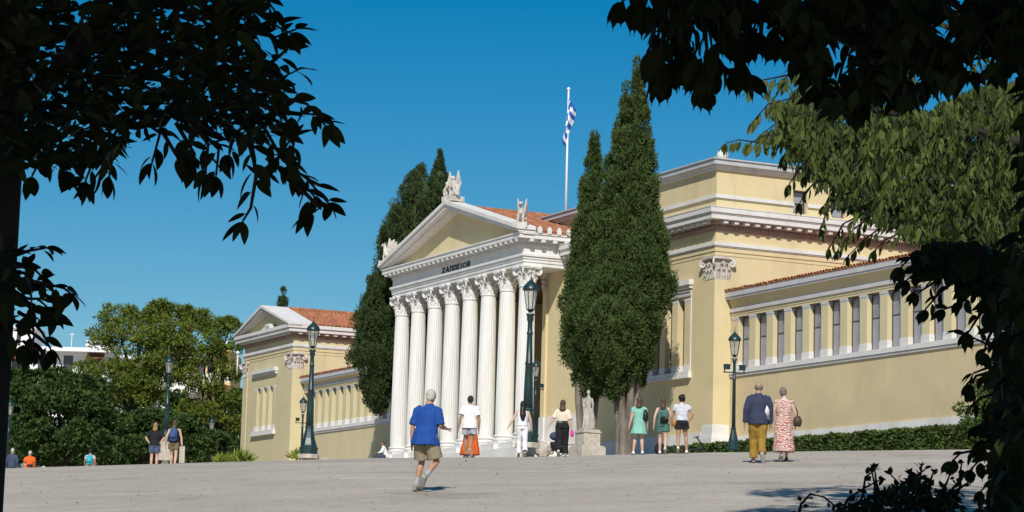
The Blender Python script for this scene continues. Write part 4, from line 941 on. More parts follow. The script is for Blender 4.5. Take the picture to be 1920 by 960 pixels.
    if top:
        mt_, slv, hem, ease = top['mat'], top.get('sleeve',.45), top.get('hem',.49), top.get('ease',.014)
        mb = MB(); e = ease*h; bz = J['pel'].z/h
        pts = [Vector((J['pel'].x, J['pel'].y, hem*h)), J['pel']+Vector((0,0,.04*h)), J['wai'], J['che'], J['che'].lerp(J['nec'],.6), J['nec']+Vector((0,0,-.016*h)), J['nec']+Vector((0,0,.012*h))]
        mb.tube(pts, [(.098*h*b+e*1.2+top.get('flare',0)*h,.072*h*b+e*1.2+top.get('flare',0)*h),(.097*h*b+e,.072*h*b+e),(.086*h*b+e,.064*h*b+e),(.100*h*b+e,.068*h*b+e),(.086*h+e*.4,.052*h+e*.8),(.056*h+e*.4,.044*h+e*.5),(.036*h+e*.3,.036*h+e*.3)], 16)
        for S_ in 'LR':
            if slv <= 0: continue
            sg = -1 if S_=='L' else 1; sh, el, wr = J['sh'+S_], J['el'+S_], J['wr'+S_]
            p = [sh+Vector((-sg*.055*h,0,.006*h)), sh+Vector((-sg*.022*h,0,.004*h)), sh+Vector((sg*.006*h,0,-.012*h))]
            rr = [.016*h, .028*h+e*.3, .034*h*b+e*.35]
            if slv <= 1: p.append(sh.lerp(el,slv)); rr.append(.031*h*b+e*.9)
            else: p += [sh.lerp(el,.5), el, el.lerp(wr,slv-1)]; rr += [.031*h*b+e*.8,.027*h+e*.7,.020*h+e*.5]
            mb.tube(p, rr, 12)
        link(top.get('name','shirt'), remesh(mb, vox, top.get('fold',.012), seed), mt_, t)
    if bottom:
        k_ = bottom['kind']; e = bottom.get('ease',.010)*h; mb = MB(); wi = 0 if bottom.get('over') else -.012*h-e*.6; hem = bottom.get('hem',.3)
        wz = J['pel']+Vector((0,0,bottom.get('waist',.075)*h))
        if k_ in ('shorts','trousers'):
            mb.tube([J['pel']+Vector((0,0,-.03*h)), J['pel'], J['pel']+Vector((0,0,.03*h)), wz], [(.092*h*b+e,.068*h*b+e),(.098*h*b+e,.072*h*b+e),(.094*h*b+e+wi,.070*h*b+e+wi),(.084*h*b+e+wi,.062*h*b+e+wi)], 14)
            for S_ in 'LR':
                hi, kn, an = J['hi'+S_], J['kn'+S_], J['an'+S_]
                if k_=='shorts': f = bottom.get('len',.8); mb.tube([hi+Vector((0,0,.02*h)), hi.lerp(kn,.35), hi.lerp(kn,f)], [.056*h*b+e,.05*h*b+e*1.4,.043*h*b+e*2.2], 12)
                else: mb.tube([hi+Vector((0,0,.02*h)), hi.lerp(kn,.45), kn, kn.lerp(an,.5), kn.lerp(an,bottom.get('len',.93))], [.056*h*b+e,.049*h*b+e,.036*h+e,.033*h+e,.028*h+e*bottom.get('flare',1.4)], 12)
        else:
            kx = (J['knL']+J['knR'])/2; ax = (J['anL']+J['anR'])/2; spread = abs(J['anL'].y-J['anR'].y)/2
            tz = [wz, J['pel']+Vector((0,0,.01*h))]; rr = [(.080*h*b+e,.060*h*b+e),(.098*h*b+e,.074*h*b+e)]
            for f in (.35,.7,1.0):
                z = J['pel'].z + (hem*h-J['pel'].z)*f; tt = min(1,(J['pel'].z-z)/max(.01,J['pel'].z-kx.z)*.5)
                tz.append(Vector((J['pel'].x*(1-tt)+kx.x*tt, J['pel'].y*(1-tt)+(kx.y+ax.y)/2*tt, z))); fl_ = bottom.get('flare',.02)*h*f; rr.append((.094*h*b+e+fl_,.070*h*b+e+fl_+spread*f*.5))
            mb.tube(tz, rr, 18)
        link(bottom.get('name',k_), remesh(mb, vox, bottom.get('fold',.014), seed+5), bottom['mat'], t)
    if socks:
        mb = MB()
        for S_ in 'LR': kn, an = J['kn'+S_], J['an'+S_]; mb.tube([kn.lerp(an,.6), an, an+Vector((0,0,-.015*h))], [.027*h,.024*h,.026*h], 10)
        link('socks', remesh(mb, vox), socks, t)
    if shoes:
        for S_ in 'LR':
            an, to = J['an'+S_], J['to'+S_]; ft = (to-an); ft = ft/ft.length; dn = ft.cross(Vector((1,0,0))); dn = dn if dn.z<0 else -dn
            mb = MB(); hl_ = an + dn*.018*h - ft*.030*h
            mb.tube([hl_, an+dn*.012*h, to+Vector((0,0,.008*h)), to+ft*.028*h+Vector((0,0,.003*h))], [(.022*h,.026*h),(.027*h,.030*h),(.026*h,.020*h),(.015*h,.012*h)], 10); sh_ = link('shoe', remesh(mb, vox*.8), shoes, t)
            so = MB(); so.tube([hl_+dn*.026*h-ft*.01*h, an+dn*.040*h, to+dn*.015*h, to+ft*.032*h+dn*.010*h], [(.022*h,.005*h),(.026*h,.006*h),(.028*h,.006*h),(.014*h,.004*h)], 8); so.build('sole', M['sole'], sh_, True)
    if hair:
        mb = MB(); st = hair['style']; k = 1.0
        if st in ('short','long','bun','bob','cap','bald'):
            if st=='bald':
                for a in range(-6,7): 
                    an_ = math.pi*1.5 + a*.26; mb.ball(hd+Vector((.041*h*math.cos(an_),.048*h*math.sin(an_),-.012*h)), (.012*h,.012*h,.026*h), 6, 5)
            else:
                mb.ball(hd+Vector((0,-.008*h,.010*h)), (.050*h,.056*h,.057*h), 14, 10)
                if st=='bob':
                    for q in range(26): dd = Vector((random.gauss(0,1),random.gauss(-.4,.8),random.gauss(.2,.7))).normalized(); mb.ball(hd+Vector((dd.x*.052*h,-.012*h+dd.y*.055*h,.004*h+dd.z*.056*h)), .017*h, 7, 5)
                mb.ball(hd+Vector((0,-.022*h,-.012*h)), (.045*h,.040*h,.048*h), 12, 8)
                if st=='bob': mb.tube([hd+Vector((0,-.02*h,.0)), hd+Vector((0,-.024*h,-.055*h))], [(.054*h,.042*h),(.05*h,.036*h)], 12)
                if st=='long':
                    L_ = hair.get('len',.2); mb.tube([hd+Vector((0,-.02*h,.01*h)), hd+Vector((0,-.035*h,-.06*h)), hd+Vector((hair.get('sway',0)*h,-.07*h,-.06*h-L_*h*.55)), hd+Vector((hair.get('sway',0)*h,-.072*h,-.06*h-L_*h))], [(.05*h,.045*h),(.05*h,.032*h),(.052*h*hair.get('w',1),.026*h),(.026*h,.014*h)], 12)
                if st=='bun': mb.ball(hd+Vector((0,-.055*h,.045*h)), .028*h, 10, 7)
        ho = link('hair' if st!='cap' else 'cap', remesh(mb, vox*.8, .010, seed+9), hair['mat'], t)
        if st=='cap': br = MB(); br.tube([hd+Vector((0,.03*h,.025*h)), hd+Vector((0,.085*h,.018*h))], [(.042*h,.006*h),(.03*h,.004*h)], 10); br.build('brim', hair['mat'], ho, True)
    return t, J
def held(mb, name, label, cat, owner, m, vox=None, fold=.006):
    """something carried: a thing of its own, standing where its carrier stands"""
    me = remesh(mb, vox, fold) if vox else mb.mesh(name, True)
    o = link(name, me, m); o.location = owner.location; o.rotation_euler = owner.rotation_euler; tag(o, label, cat); return o
M['lip'] = mat('lips', (.35,.14,.11), .5); M['sole'] = mat('pale_sole', (.35,.33,.30), .8)
blue = cloth('royal_blue_cotton', (.012,.062,.28)); khaki = cloth('khaki_cotton', (.30,.245,.165), var=.25); whitec = cloth('white_cotton', (.80,.80,.80)); navy = cloth('navy_wool', (.035,.042,.085))
mustard = cloth('mustard_cotton', (.33,.195,.035), var=.2); black = cloth('black_cloth', (.014,.014,.016)); cream = cloth('cream_blouse', (.72,.62,.49)); mint = cloth('mint_cotton', (.22,.48,.39)); teal = cloth('dark_green_cotton', (.07,.165,.145))
orange = cloth('orange_cloth', (.72,.13,.02), var=.35); white2 = cloth('white_trousers', (.78,.76,.80)); denim = cloth('patterned_denim', (.10,.13,.24), var=.6, vscale=14); olive = cloth('olive_cotton', (.16,.13,.075)); greycloth = cloth('grey_cloth', (.45,.42,.38)); cyan = cloth('bright_turquoise', (.03,.42,.55)); bpack = cloth('blue_backpack_cloth', (.05,.10,.24), var=.3); orange2 = cloth('orange_shirt_cloth', (.72,.12,.015)); steel = cloth('slate_cloth', (.05,.065,.12))
palms = mat('palm_print_shorts', (.70,.69,.74), .85, .9, 7, col2=(.10,.11,.16)); pink = cloth('pink_plastic', (.85,.03,.32), rough=.4); tan = cloth('tan_leather', (.42,.20,.06), rough=.5); silver = cloth('pale_stripe_cotton', (.66,.67,.72), var=.4, vscale=12); canvas = cloth('white_canvas', (.75,.74,.72), var=.2)
zebra = mat('red_white_print', (.74,.60,.55), .8); zn = zebra.node_tree.nodes; zl_ = zebra.node_tree.links
wv = zn.new('ShaderNodeTexWave'); wv.wave_type='BANDS'; wv.bands_direction='Z'; wv.inputs['Scale'].default_value=6.0; wv.inputs['Distortion'].default_value=11; wv.inputs['Detail'].default_value=2; wv.inputs['Detail Scale'].default_value=1.6
zc = zn.new('ShaderNodeTexCoord'); zl_.new(zc.outputs['Object'], wv.inputs['Vector']); zr = zn.new('ShaderNodeValToRGB'); zr.color_ramp.elements[0].position=.38; zr.color_ramp.elements[0].color=(.40,.12,.09,1); zr.color_ramp.elements[1].position=.56; zr.color_ramp.elements[1].color=(.60,.51,.47,1)
zl_.new(wv.outputs[1], zr.inputs[0]); zl_.new(zr.outputs[0], zn['Principled BSDF'].inputs['Base Color'])
hgrey = cloth('white_hair', (.55,.50,.43), var=.3, vscale=20); hblack = cloth('black_hair', (.012,.010,.009), rough=.5); hbrown = cloth('brown_hair', (.085,.05,.03), rough=.5, var=.4); hblond = cloth('fair_hair', (.30,.19,.085), rough=.5, var=.4); hsteel = cloth('grey_hair', (.20,.165,.14), var=.35); capm = cloth('dark_cap', (.02,.024,.03))
shoe_k = cloth('grey_green_trainer', (.22,.20,.16)); shoe_w = cloth('white_trainer', (.75,.74,.72)); shoe_b = cloth('brown_leather', (.10,.055,.035)); shoe_d = cloth('dark_trainer', (.04,.035,.04)); sockm = cloth('grey_sock', (.34,.36,.39)); leather = mat('black_leather', (.015,.015,.018), .4)

# man in blue, striding to the right, left leg back
pb = dict(pel=(0,-.01,.52), wai=(.005,.01,.615), che=(.005,.03,.735), nec=(.01,.045,.83), hed=(.02,.062,.925), shL=(-.092,.03,.798), shR=(.100,.03,.795),
  elR=(.138,.02,.630), wrR=(.160,.135,.615), elL=(-.136,.0,.625), wrL=(-.140,.0,.475),
  hiL=(-.05,-.01,.51), hiR=(.05,-.01,.51), knR=(.075,.07,.295), anR=(.015,-.04,.10), toR=(.03,.03,.035), knL=(-.045,.05,.285), anL=(-.06,-.01,.05), toL=(-.055,.08,.016))
pb.update(knR=(.105,.035,.29), anR=(.045,-.12,.135), toR=(.01,-.085,.055), knL=(-.05,.05,.28), anL=(-.085,-.005,.048), toL=(-.08,.088,.015))
man, J = person('white-haired man in a royal blue T-shirt and khaki shorts striding across the plaza', gp(797,41), 1.76, -.30, skinA, pb,
   top=dict(mat=blue, sleeve=.92, hem=.445, ease=.016, fold=.022, flare=.026), bottom=dict(kind='shorts', mat=khaki, len=.86, ease=.014, fold=.02), hair=dict(style='short', mat=hgrey), shoes=shoe_k, socks=sockm, build=1.05, seed=1, vox=.0085)
mb = MB(); p = J['wrR']+Vector((.012,.085,.0)); mb.box(p.x-.035,p.x+.035,p.y-.03,p.y+.11,p.z+.0,p.z+.012); held(mb,'mobile_phone','dark mobile phone in the hand of the man in blue','phone',man,leather)
person('man in white T-shirt, dark cap and palm-print shorts walking towards the columns', gp(879,68), 1.76, .10, skinC, {**WALK_L,'wrL':(-.175,.0,.475),'elL':(-.15,-.03,.64),'elR':(.145,-.02,.635),'wrR':(.15,.01,.475),'anR':(.0,-.13,.12),'toR':(.03,-.10,.03),'knR':(.03,-.01,.28)},
   top=dict(mat=whitec, sleeve=.75, hem=.47, ease=.022, fold=.014), bottom=dict(kind='shorts', mat=palms, len=.6, ease=.014), hair=dict(style='cap', mat=capm), shoes=shoe_d, build=1.05, seed=2)
person('person in flowing orange clothes mostly hidden behind the man in the white T-shirt', gp(881,71.5), 1.56, 0, skinB, WALK_R,
   top=dict(mat=orange, sleeve=.5), bottom=dict(kind='skirt', mat=orange, hem=.05, flare=.09, fold=.04), hair=dict(style='short', mat=hbrown), shoes=shoe_d, seed=3)
wt, J = person('woman in white trousers with very long black hair walking away', gp(978,71), 1.66, 0.05, skinB, {**WALK_L,'elL':(-.17,-.03,.66),'wrL':(-.245,-.05,.53),'elR':(.145,0,.635),'wrR':(.17,.05,.49)},
   top=dict(mat=white2, sleeve=0, hem=.55, ease=.008), bottom=dict(kind='trousers', mat=white2, len=.9, ease=.010, flare=2.6), hair=dict(style='long', mat=hblack, len=.235, w=1.1), shoes=shoe_b, build=.92, seed=4)
mb = MB(); p = J['wrR']; mb.box(p.x-.005,p.x+.008,p.y-.03,p.y+.04,p.z-.17,p.z-.03); held(mb,'mobile_phone','black mobile phone held low by the woman in white trousers','phone',wt,leather)
wc, J = person('woman in cream blouse and long black trousers walking by the pedestal', gp(1053,71), 1.67, -.1, skinB, {**WALK_R,'elL':(-.16,-.03,.65),'wrL':(-.225,-.04,.535),'elR':(.145,-.01,.635),'wrR':(.16,.0,.50)},
   top=dict(mat=cream, sleeve=.9, hem=.60, ease=.016), bottom=dict(over=1, kind='trousers', mat=black, len=.95, ease=.022, flare=2.0, waist=.10), hair=dict(style='long', mat=hbrown, len=.09, w=1.15), shoes=shoe_w, build=.98, seed=5)
mb = MB(); p = J['wrR']; mb.tube([p+Vector((.01,0,-.06)),p+Vector((.02,0,-.12)),p+Vector((.025,0,-.22)),p+Vector((.025,0,-.25))],[(.03,.05),(.045,.09),(.05,.10),(.04,.08)],10); held(mb,'handbag','small bright pink bag hanging from the cream blouse woman','bag',wc,pink)
# seated on the steps
seat = wpt(-13.6,-.78,0); seat.z = 7.08-.42
person('man in white shirt sitting on the steps below the leftmost columns', seat+Vector((0,0,-.30)), 1.7, -.2+math.pi*.62, skinC,
   dict(pel=(0,0,.42), wai=(0,.03,.51), che=(0,.07,.62), nec=(0,.09,.72), hed=(0,.11,.81), shL=(-.105,.09,.70), shR=(.105,.09,.70), elL=(-.14,.14,.56), wrL=(-.09,.26,.52), elR=(.14,.14,.56), wrR=(.09,.26,.52), hiL=(-.05,.02,.41), hiR=(.05,.02,.41), knL=(-.08,.24,.43), knR=(.08,.24,.43), anL=(-.08,.26,.22), anR=(.08,.26,.22), toL=(-.085,.35,.185), toR=(.085,.35,.185)),
   top=dict(mat=whitec, sleeve=1.8, hem=.39, ease=.012), bottom=dict(kind='trousers', mat=steel), hair=dict(style='short', mat=hbrown), shoes=shoe_d, seed=6)
wm, J = person('woman in a short mint green dress beside the pale cypress trunks', gp(1197,69), 1.65, .05, skinB, {'knL':(-.06,.03,.29),'anL':(-.09,.01,.045),'toL':(-.10,.10,.015),'knR':(.05,-.005,.28),'anR':(.06,-.05,.05),'toR':(.065,.04,.014),'wrL':(-.165,.01,.49)},
   top=dict(mat=mint, sleeve=.45, hem=.47, ease=.012), bottom=dict(kind='skirt', name='dress_skirt', mat=mint, hem=.355, flare=.045, fold=.02), hair=dict(style='long', mat=hbrown, len=.07, sway=-.02), shoes=shoe_w, seed=7)
mb = MB(); p = J['che']+Vector((.155,-.06,-.05)); mb.tube([p+Vector((0,0,.12)),p+Vector((.02,0,0)),p+Vector((.01,0,-.16)),p+Vector((0,0,-.2))],[(.04,.05),(.085,.10),(.09,.11),(.06,.08)],10); mb.tube([J['shR']+Vector((-.02,0,.035)),J['shR']+Vector((.04,-.06,-.05)),p+Vector((0,0,.1))],.012,6); held(mb,'shoulder_bag','black shoulder bag of the woman in the mint dress','bag',wm,leather)
wd, J = person('woman in a dark green sleeveless playsuit, between mint dress and white shirt', gp(1242,69), 1.62, -.12, skinB, {**WALK_L,'wrL':(-.16,-.01,.48)},
   top=dict(mat=teal, sleeve=0, hem=.53, ease=.010), bottom=dict(kind='shorts', mat=teal, len=.5, ease=.014), hair=dict(style='long', mat=hbrown, len=.09), shoes=shoe_w, seed=8)
mb = MB(); p = J['pel']+Vector((.045,-.15,.10)); mb.tube([p+Vector((-.11,0,.02)),p+Vector((0,-.02,.03)),p+Vector((.11,0,0))],[(.05,.08),(.07,.11),(.05,.08)],10); mb.tube([J['shL']+Vector((.02,-.01,.04)),J['che']+Vector((-.03,-.13,-.03)),p+Vector((-.06,0,.08))],.010,6); held(mb,'shoulder_bag','black bag slung low on the back of the dark green playsuit','bag',wd,leather)
ws, J = person('woman with curly dark hair in white shirt and black shorts', gp(1277,68), 1.68, -.10, skinA, {**WALK_R,'elL':(-.15,.05,.65),'wrL':(-.20,.06,.56),'elR':(.19,-.04,.655),'wrR':(.125,-.02,.55),'knR':(.07,.06,.29),'anR':(.09,.03,.05),'toR':(.10,.12,.015)},
   top=dict(mat=silver, sleeve=.5, hem=.555, ease=.016), bottom=dict(over=1, kind='shorts', mat=black, len=.42, ease=.014, waist=.08), hair=dict(style='bob', mat=hblack), shoes=shoe_w, seed=9)
mb = MB(); p = J['pel']+Vector((-.16,-.02,.0)); mb.tube([p+Vector((0,0,.09)),p+Vector((-.01,0,0)),p+Vector((0,0,-.11))],[(.07,.05),(.11,.07),(.085,.055)],10); held(mb,'handbag','tan leather bag at the hip of the white shirt woman','bag',ws,tan)
mn, J = person('bald man in a navy jumper and mustard trousers walking beside the hedge', gp(1421,52), 1.76, -.04, skinA, {**WALK_L,'wrL':(-.165,-.02,.475),'elL':(-.148,-.03,.64),'knR':(.04,0,.28),'anR':(.045,-.10,.10),'toR':(.06,-.075,.015),'wrR':(.145,.04,.48)},
   top=dict(mat=navy, sleeve=1.93, hem=.47, ease=.020, fold=.016), bottom=dict(kind='trousers', mat=mustard, len=.94, ease=.016, fold=.024), hair=dict(style='bald', mat=hsteel), shoes=shoe_b, build=1.08, seed=10, vox=.009)
mb = MB(); p = J['che']+Vector((.155,-.10,0)); mb.add([tuple(J['shR']+Vector(q)) for q in ((.01,-.03,.05),(.03,-.03,.05),(-.10,-.115,-.42),(.06,-.115,-.50),(.075,.02,-.42),(.02,.04,-.1),(.06,-.06,-.25),(-.05,-.10,-.22))],[(0,1,6,7),(7,6,3,2),(1,5,6),(6,5,4,3),(0,7,5),(0,5,1),(7,2,5),(2,3,4),(2,4,5)]); held(mb,'tote_bag','white canvas tote bag on the shoulder of the navy jumper man','bag',mn,canvas)
wz_, J = person('short-haired woman in a long red and white zebra print dress', gp(1469,52.6), 1.63, .06, skinB, {**WALK_R,'hed':(-.012,.018,.928),'wrR':(.16,.03,.52),'elR':(.15,-.01,.65)},
   top=dict(mat=zebra, sleeve=.12, hem=.48, ease=.014, name='dress_bodice'), bottom=dict(kind='skirt', name='dress_skirt', mat=zebra, hem=.135, flare=.035, ease=.02, fold=.03), hair=dict(style='short', mat=hsteel), shoes=shoe_b, seed=11, vox=.009)
mb = MB(); p = J['wrR']+Vector((.03,-.05,.05)); mb.tube([p+Vector((0,0,.10)),p+Vector((.01,0,.0)),p+Vector((0,0,-.12))],[(.06,.05),(.10,.08),(.08,.06)],10); mb.tube([J['shR']+Vector((.0,0,.05)),J['elR']+Vector((.04,-.03,.04)),p+Vector((0,0,.09))],.014,6); held(mb,'handbag','dark brown handbag at the elbow of the zebra dress woman','bag',wz_,mat('dark_brown_leather',(.06,.045,.035),.5))
wb, J = person('woman with hands on hips in black T-shirt and denim shorts', gp(289,84), 1.68, 0, skinB, {'elL':(-.185,-.03,.665),'wrL':(-.115,-.03,.575),'elR':(.185,-.03,.665),'wrR':(.115,-.03,.575)},
   top=dict(mat=black, sleeve=.8, hem=.52, ease=.02), bottom=dict(kind='shorts', mat=denim, len=.6, ease=.014), hair=dict(style='long', mat=hblond, len=.06), shoes=shoe_w, seed=12)
wk, J = person('woman with long brown hair, blue backpack and olive shorts', gp(325,83), 1.70, -.05, skinB, {**WALK_L,'wrL':(-.165,.0,.48),'wrR':(.165,-.01,.475)},
   top=dict(mat=black, sleeve=0, hem=.54, ease=.010), bottom=dict(kind='shorts', mat=olive, len=.45, ease=.014), hair=dict(style='long', mat=hbrown, len=.10, sway=-.03), shoes=shoe_d, seed=13)
def backpack(owner, J, m, label):
    c = J['che']+Vector((0,-.17,-.04)); mb = MB(); mb.tube([c+Vector((0,0,.20)),c+Vector((0,0,.14)),c+Vector((0,-.02,-.08)),c+Vector((0,0,-.23)),c+Vector((0,.01,-.26))],[(.07,.04),(.125,.075),(.14,.10),(.13,.09),(.09,.05)],12); o = held(mb,'backpack',label,'backpack',owner,m,.014,.01)
    st = MB()
    for s_ in (-1,1): st.tube([c+Vector((s_*.09,.06,.17)),J['che']+Vector((s_*.10,0,.14)),J['che']+Vector((s_*.11,.12,.02)),c+Vector((s_*.11,.07,-.18))],[(.022,.008)]*4,6)
    st.build('strap', m, o)
    pk = MB(); pk.tube([c+Vector((0,-.10,.02)),c+Vector((0,-.12,-.08)),c+Vector((0,-.10,-.17))],[(.08,.02),(.095,.03),(.085,.02)],10); pk.build('pocket', m, o, True)
backpack(wk, J, bpack, 'blue backpack on the long-haired woman in olive shorts')
wt2, J = person('person in pale shirt with a turquoise backpack, far left of the plaza', gp(169,114), 1.70, 0, skinC, WALK_R, top=dict(mat=greycloth, sleeve=.6), bottom=dict(kind='trousers', mat=bpack), hair=dict(style='short', mat=hblack), shoes=shoe_d, seed=14, vox=.016)
backpack(wt2, J, cyan, 'bright turquoise backpack worn by the far left walker')
wo, J = person('grey-haired person in orange shirt walking far away at the left', gp(56,114), 1.70, 0, skinC, WALK_L, top=dict(mat=orange2, sleeve=.7, ease=.02), bottom=dict(kind='trousers', mat=khaki), hair=dict(style='short', mat=hgrey), shoes=shoe_d, build=1.15, seed=15, vox=.016)
mb = MB(); c = J['pel']+Vector((.04,-.14,.09)); mb.tube([c+Vector((-.13,0,0)),c,c+Vector((.13,0,0))],[(.04,.06),(.06,.09),(.04,.06)],8); held(mb,'waist_bag','black waist bag of the person in the orange shirt','bag',wo,leather)
person('person in dark blue clothes beside the black tree trunk at far left', gp(23,110), 1.72, 0, skinC, WALK_R, top=dict(mat=steel, sleeve=1.9), bottom=dict(kind='trousers', mat=steel), hair=dict(style='short', mat=hgrey), shoes=shoe_d, seed=16, vox=.016)

# ------------------------------------------------------------------ statue on a pedestal
pd = gp(1101, 97); pd.z = at(1101,853,97).z
ped = thing('pedestal','pale stepped stone pedestal carrying a weathered statue','pedestal', pd, ROOT_ROT)
mb = MB(); mb.box(-.54,.54,-.54,.54,-.4,.30); mb.box(-.49,.49,-.49,.49,.30,.36); mb.build('plinth', M['stone'], ped)
mb = MB(); mb.box(-.37,.37,-.37,.37,.36,.87); mb.build('die', M['stone'], ped)
mb = MB(); mb.box(-.41,.41,-.41,.41,.87,.93); mb.box(-.36,.36,-.36,.36,.93,1.0); mb.build('cap', M['stone'], ped)
mb = MB()
mb.tube([(0,0,.02),(0,0,.3),(0,-.02,.75),(0,0,.95),(0,0,1.15),(0,0,1.36),(0,0,1.47),(0,0,1.55)],[(.20,.18),(.18,.155),(.17,.14),(.14,.11),(.155,.12),(.165,.09),(.06,.06),(.05,.05)],14)
mb.ball((0,-.01,1.63),(.085,.095,.115),12,9); mb.tube([(-.18,0,1.36),(-.24,-.03,1.1),(-.14,-.16,.95)],[.06,.05,.04],8); mb.tube([(.18,0,1.36),(.26,0,1.1),(.27,-.04,.82)],[.06,.05,.04],8)
mb.tube([(.22,-.02,.9),(.26,.0,.5),(.24,.02,.04)],[(.05,.08),(.09,.12),(.13,.14)],10); mb.tube([(-.08,-.14,.9),(-.06,-.2,.5),(-.07,-.26,.05)],[.07,.07,.06],8)
for k in range(7): a = k*.9; mb.tube([(.16*math.cos(a),.14*math.sin(a),.95),(.20*math.cos(a+.1),.17*math.sin(a+.1),.5),(.235*math.cos(a),.21*math.sin(a),.03)],[.02,.035,.035],6)
mb.box(-.3,.3,-.28,.28,0,.06)
so = link('statue', remesh(mb,.018,.008,3), M['statue']); so.scale = (.86,.86,.92); so.location = pd+Vector((0,0,1.0)); so.rotation_euler=(0,0,ROOT_ROT+.5); tag(so,'weathered grey draped statue on the pedestal below the tall cypress','statue')
# ------------------------------------------------------------------ small things on the plaza
def rock(label, p, r, m='stone'):
    mb = MB(); core_blob(mb,(0,0,r[2]*.75),r,p.x,12,8); o = link('stone_block', mb.mesh('stone_block'), M[m]); o.location = p; tag(o,label,'stone'); return o
p = gp(1000,78); p.z = at(1000,857,78).z
rock('rough pale boulder at the foot of the tallest lamp post', p+Vector((.30,-.3,0)), (.26,.22,.28))
def kerb_stone(label, p, sx, sy, sz):
    mb = MB(); mb.box(-sx,sx,-sy,sy,-.3,sz-.05); mb.box(-sx+.02,sx-.02,-sy+.02,sy-.02,sz-.05,sz); o = link('stone_block', mb.mesh('stone_block'), M['stone']); o.location = p; o.rotation_euler=(0,0,ROOT_ROT); tag(o,label,'stone')
kerb_stone('squared pale stone beside the feet of the woman in white trousers', p+Vector((-.18,-.5,0)), .16,.16,.36)
p = gp(590,94.5); p.z = at(588,866,94.5).z; kerb_stone('low pale stone footing under the tall lamp post by the pavilion', p, .42,.42,.16)
# push chair / dark folded scooters
def wheel(mb, c, r, w_, ax): 
    c = Vector(c); ax = Vector(ax); pts=[]; u = ax.cross(Vector((0,0,1))).normalized()
    for i in range(17): a = 2*math.pi*i/16; pts.append(c+u*(r*math.cos(a))+Vector((0,0,r*math.sin(a))))
    mb.tube(pts,[w_]*17,6,side=tuple(ax)); mb.tube([c-ax*w_*1.5,c+ax*w_*1.5],r*.25,6)
pp = gp(1042,86); pp.z = at(1042,853,86).z
pc_ = thing('pushchair','dark pushchair parked by the wall left of the woman in cream','pushchair',pp,.5)
mb = MB(); mb.tube([(-.2,0,.28),(.05,0,.33),(.18,0,.62)],[(.17,.06),(.18,.08),(.17,.05)],10); mb.build('seat', black, pc_, True)
mb = MB(); mb.ball((-.02,0,.66),(.24,.2,.16),10,7); mb.build('hood', steel, pc_, True)
mb = MB(); mb.tube([(-.3,-.18,.1),(.1,-.18,.45),(.38,-.18,.95)],.018,6); mb.tube([(-.3,.18,.1),(.1,.18,.45),(.38,.18,.95)],.018,6); mb.tube([(.38,-.19,.95),(.38,.19,.95)],.022,6); mb.tube([(.0,-.18,.4),(.3,-.18,.1)],.016,6); mb.tube([(.0,.18,.4),(.3,.18,.1)],.016,6); mb.build('push_frame', leather, pc_, True)
for wx,wy in ((-.3,-.18),(-.3,.18),(.3,-.18),(.3,.18)): mb = MB(); wheel(mb,(wx,wy,.1),.09,.022,(0,1,0)); mb.build('wheel', leather, pc_, True)
def kick_scooter(label, p, rz):
    t = thing('kick_scooter', label, 'scooter', p, rz)
    mb = MB(); mb.box(-.36,.30,-.075,.075,.12,.16); mb.build('deck', leather, t)
    mb = MB(); mb.tube([(.30,0,.14),(.42,0,.16),(.46,0,.30)],.03,6); mb.tube([(.46,0,.25),(.26,0,.50)],.022,6); mb.build('steering_stem', leather, t, True)
    mb = MB(); mb.tube([(.26,-.2,.50),(.26,.2,.50)],.018,6); mb.build('handlebar', leather, t, True)
    for wx in (-.44,.44): mb = MB(); wheel(mb,(wx,0,.11),.085,.028,(0,1,0)); mb.build('wheel', leather, t, True)
p = gp(1290,73); p.z = at(1290,850,73).z; kick_scooter('black kick scooter parked behind the woman in black shorts', p, .25)
p = gp(1237,74); p.z = at(1237,851,74).z
mb = MB(); mb.tube([(0,0,.0),(0,0,.08),(0,0,.22),(0,0,.30),(0,0,.33)],[(.13,.1),(.17,.13),(.16,.12),(.10,.08),(.04,.04)],12); mb.tube([(-.08,0,.28),(0,0,.42),(.08,0,.28)],.012,6); o = link('holdall', remesh(mb,.014,.01), leather); o.location = p; tag(o,'round black bag standing on the ground behind the dark green playsuit','bag')
# pale panels and bench by the third lamp
p = gp(306,131); p.z = at(306,868,131).z-.6
t = thing('notice_board','pale blank panel on legs behind the woman in black','board',p,.1); mb = MB(); mb.box(-.38,.38,-.03,.03,.75,1.75); mb.build('panel', M['stone'], t)
for s_ in (-1,1): mb = MB(); mb.box(s_*.33-.03,s_*.33+.03,-.025,.025,-.3,.749); mb.build('leg', M['lamp'], t)
p = gp(341,133); p.z = at(341,868,133).z-.6
t = thing('notice_board','pale blank panel on legs right of the backpack woman','board',p,-.1); mb = MB(); mb.box(-.15,.15,-.03,.03,.6,1.5); mb.build('panel', M['stone'], t)
for s_ in (-1,1): mb = MB(); mb.box(s_*.11-.03,s_*.11+.03,-.025,.025,-.3,.599); mb.build('leg', M['lamp'], t)
bpy.data.scenes.remove(WORK)
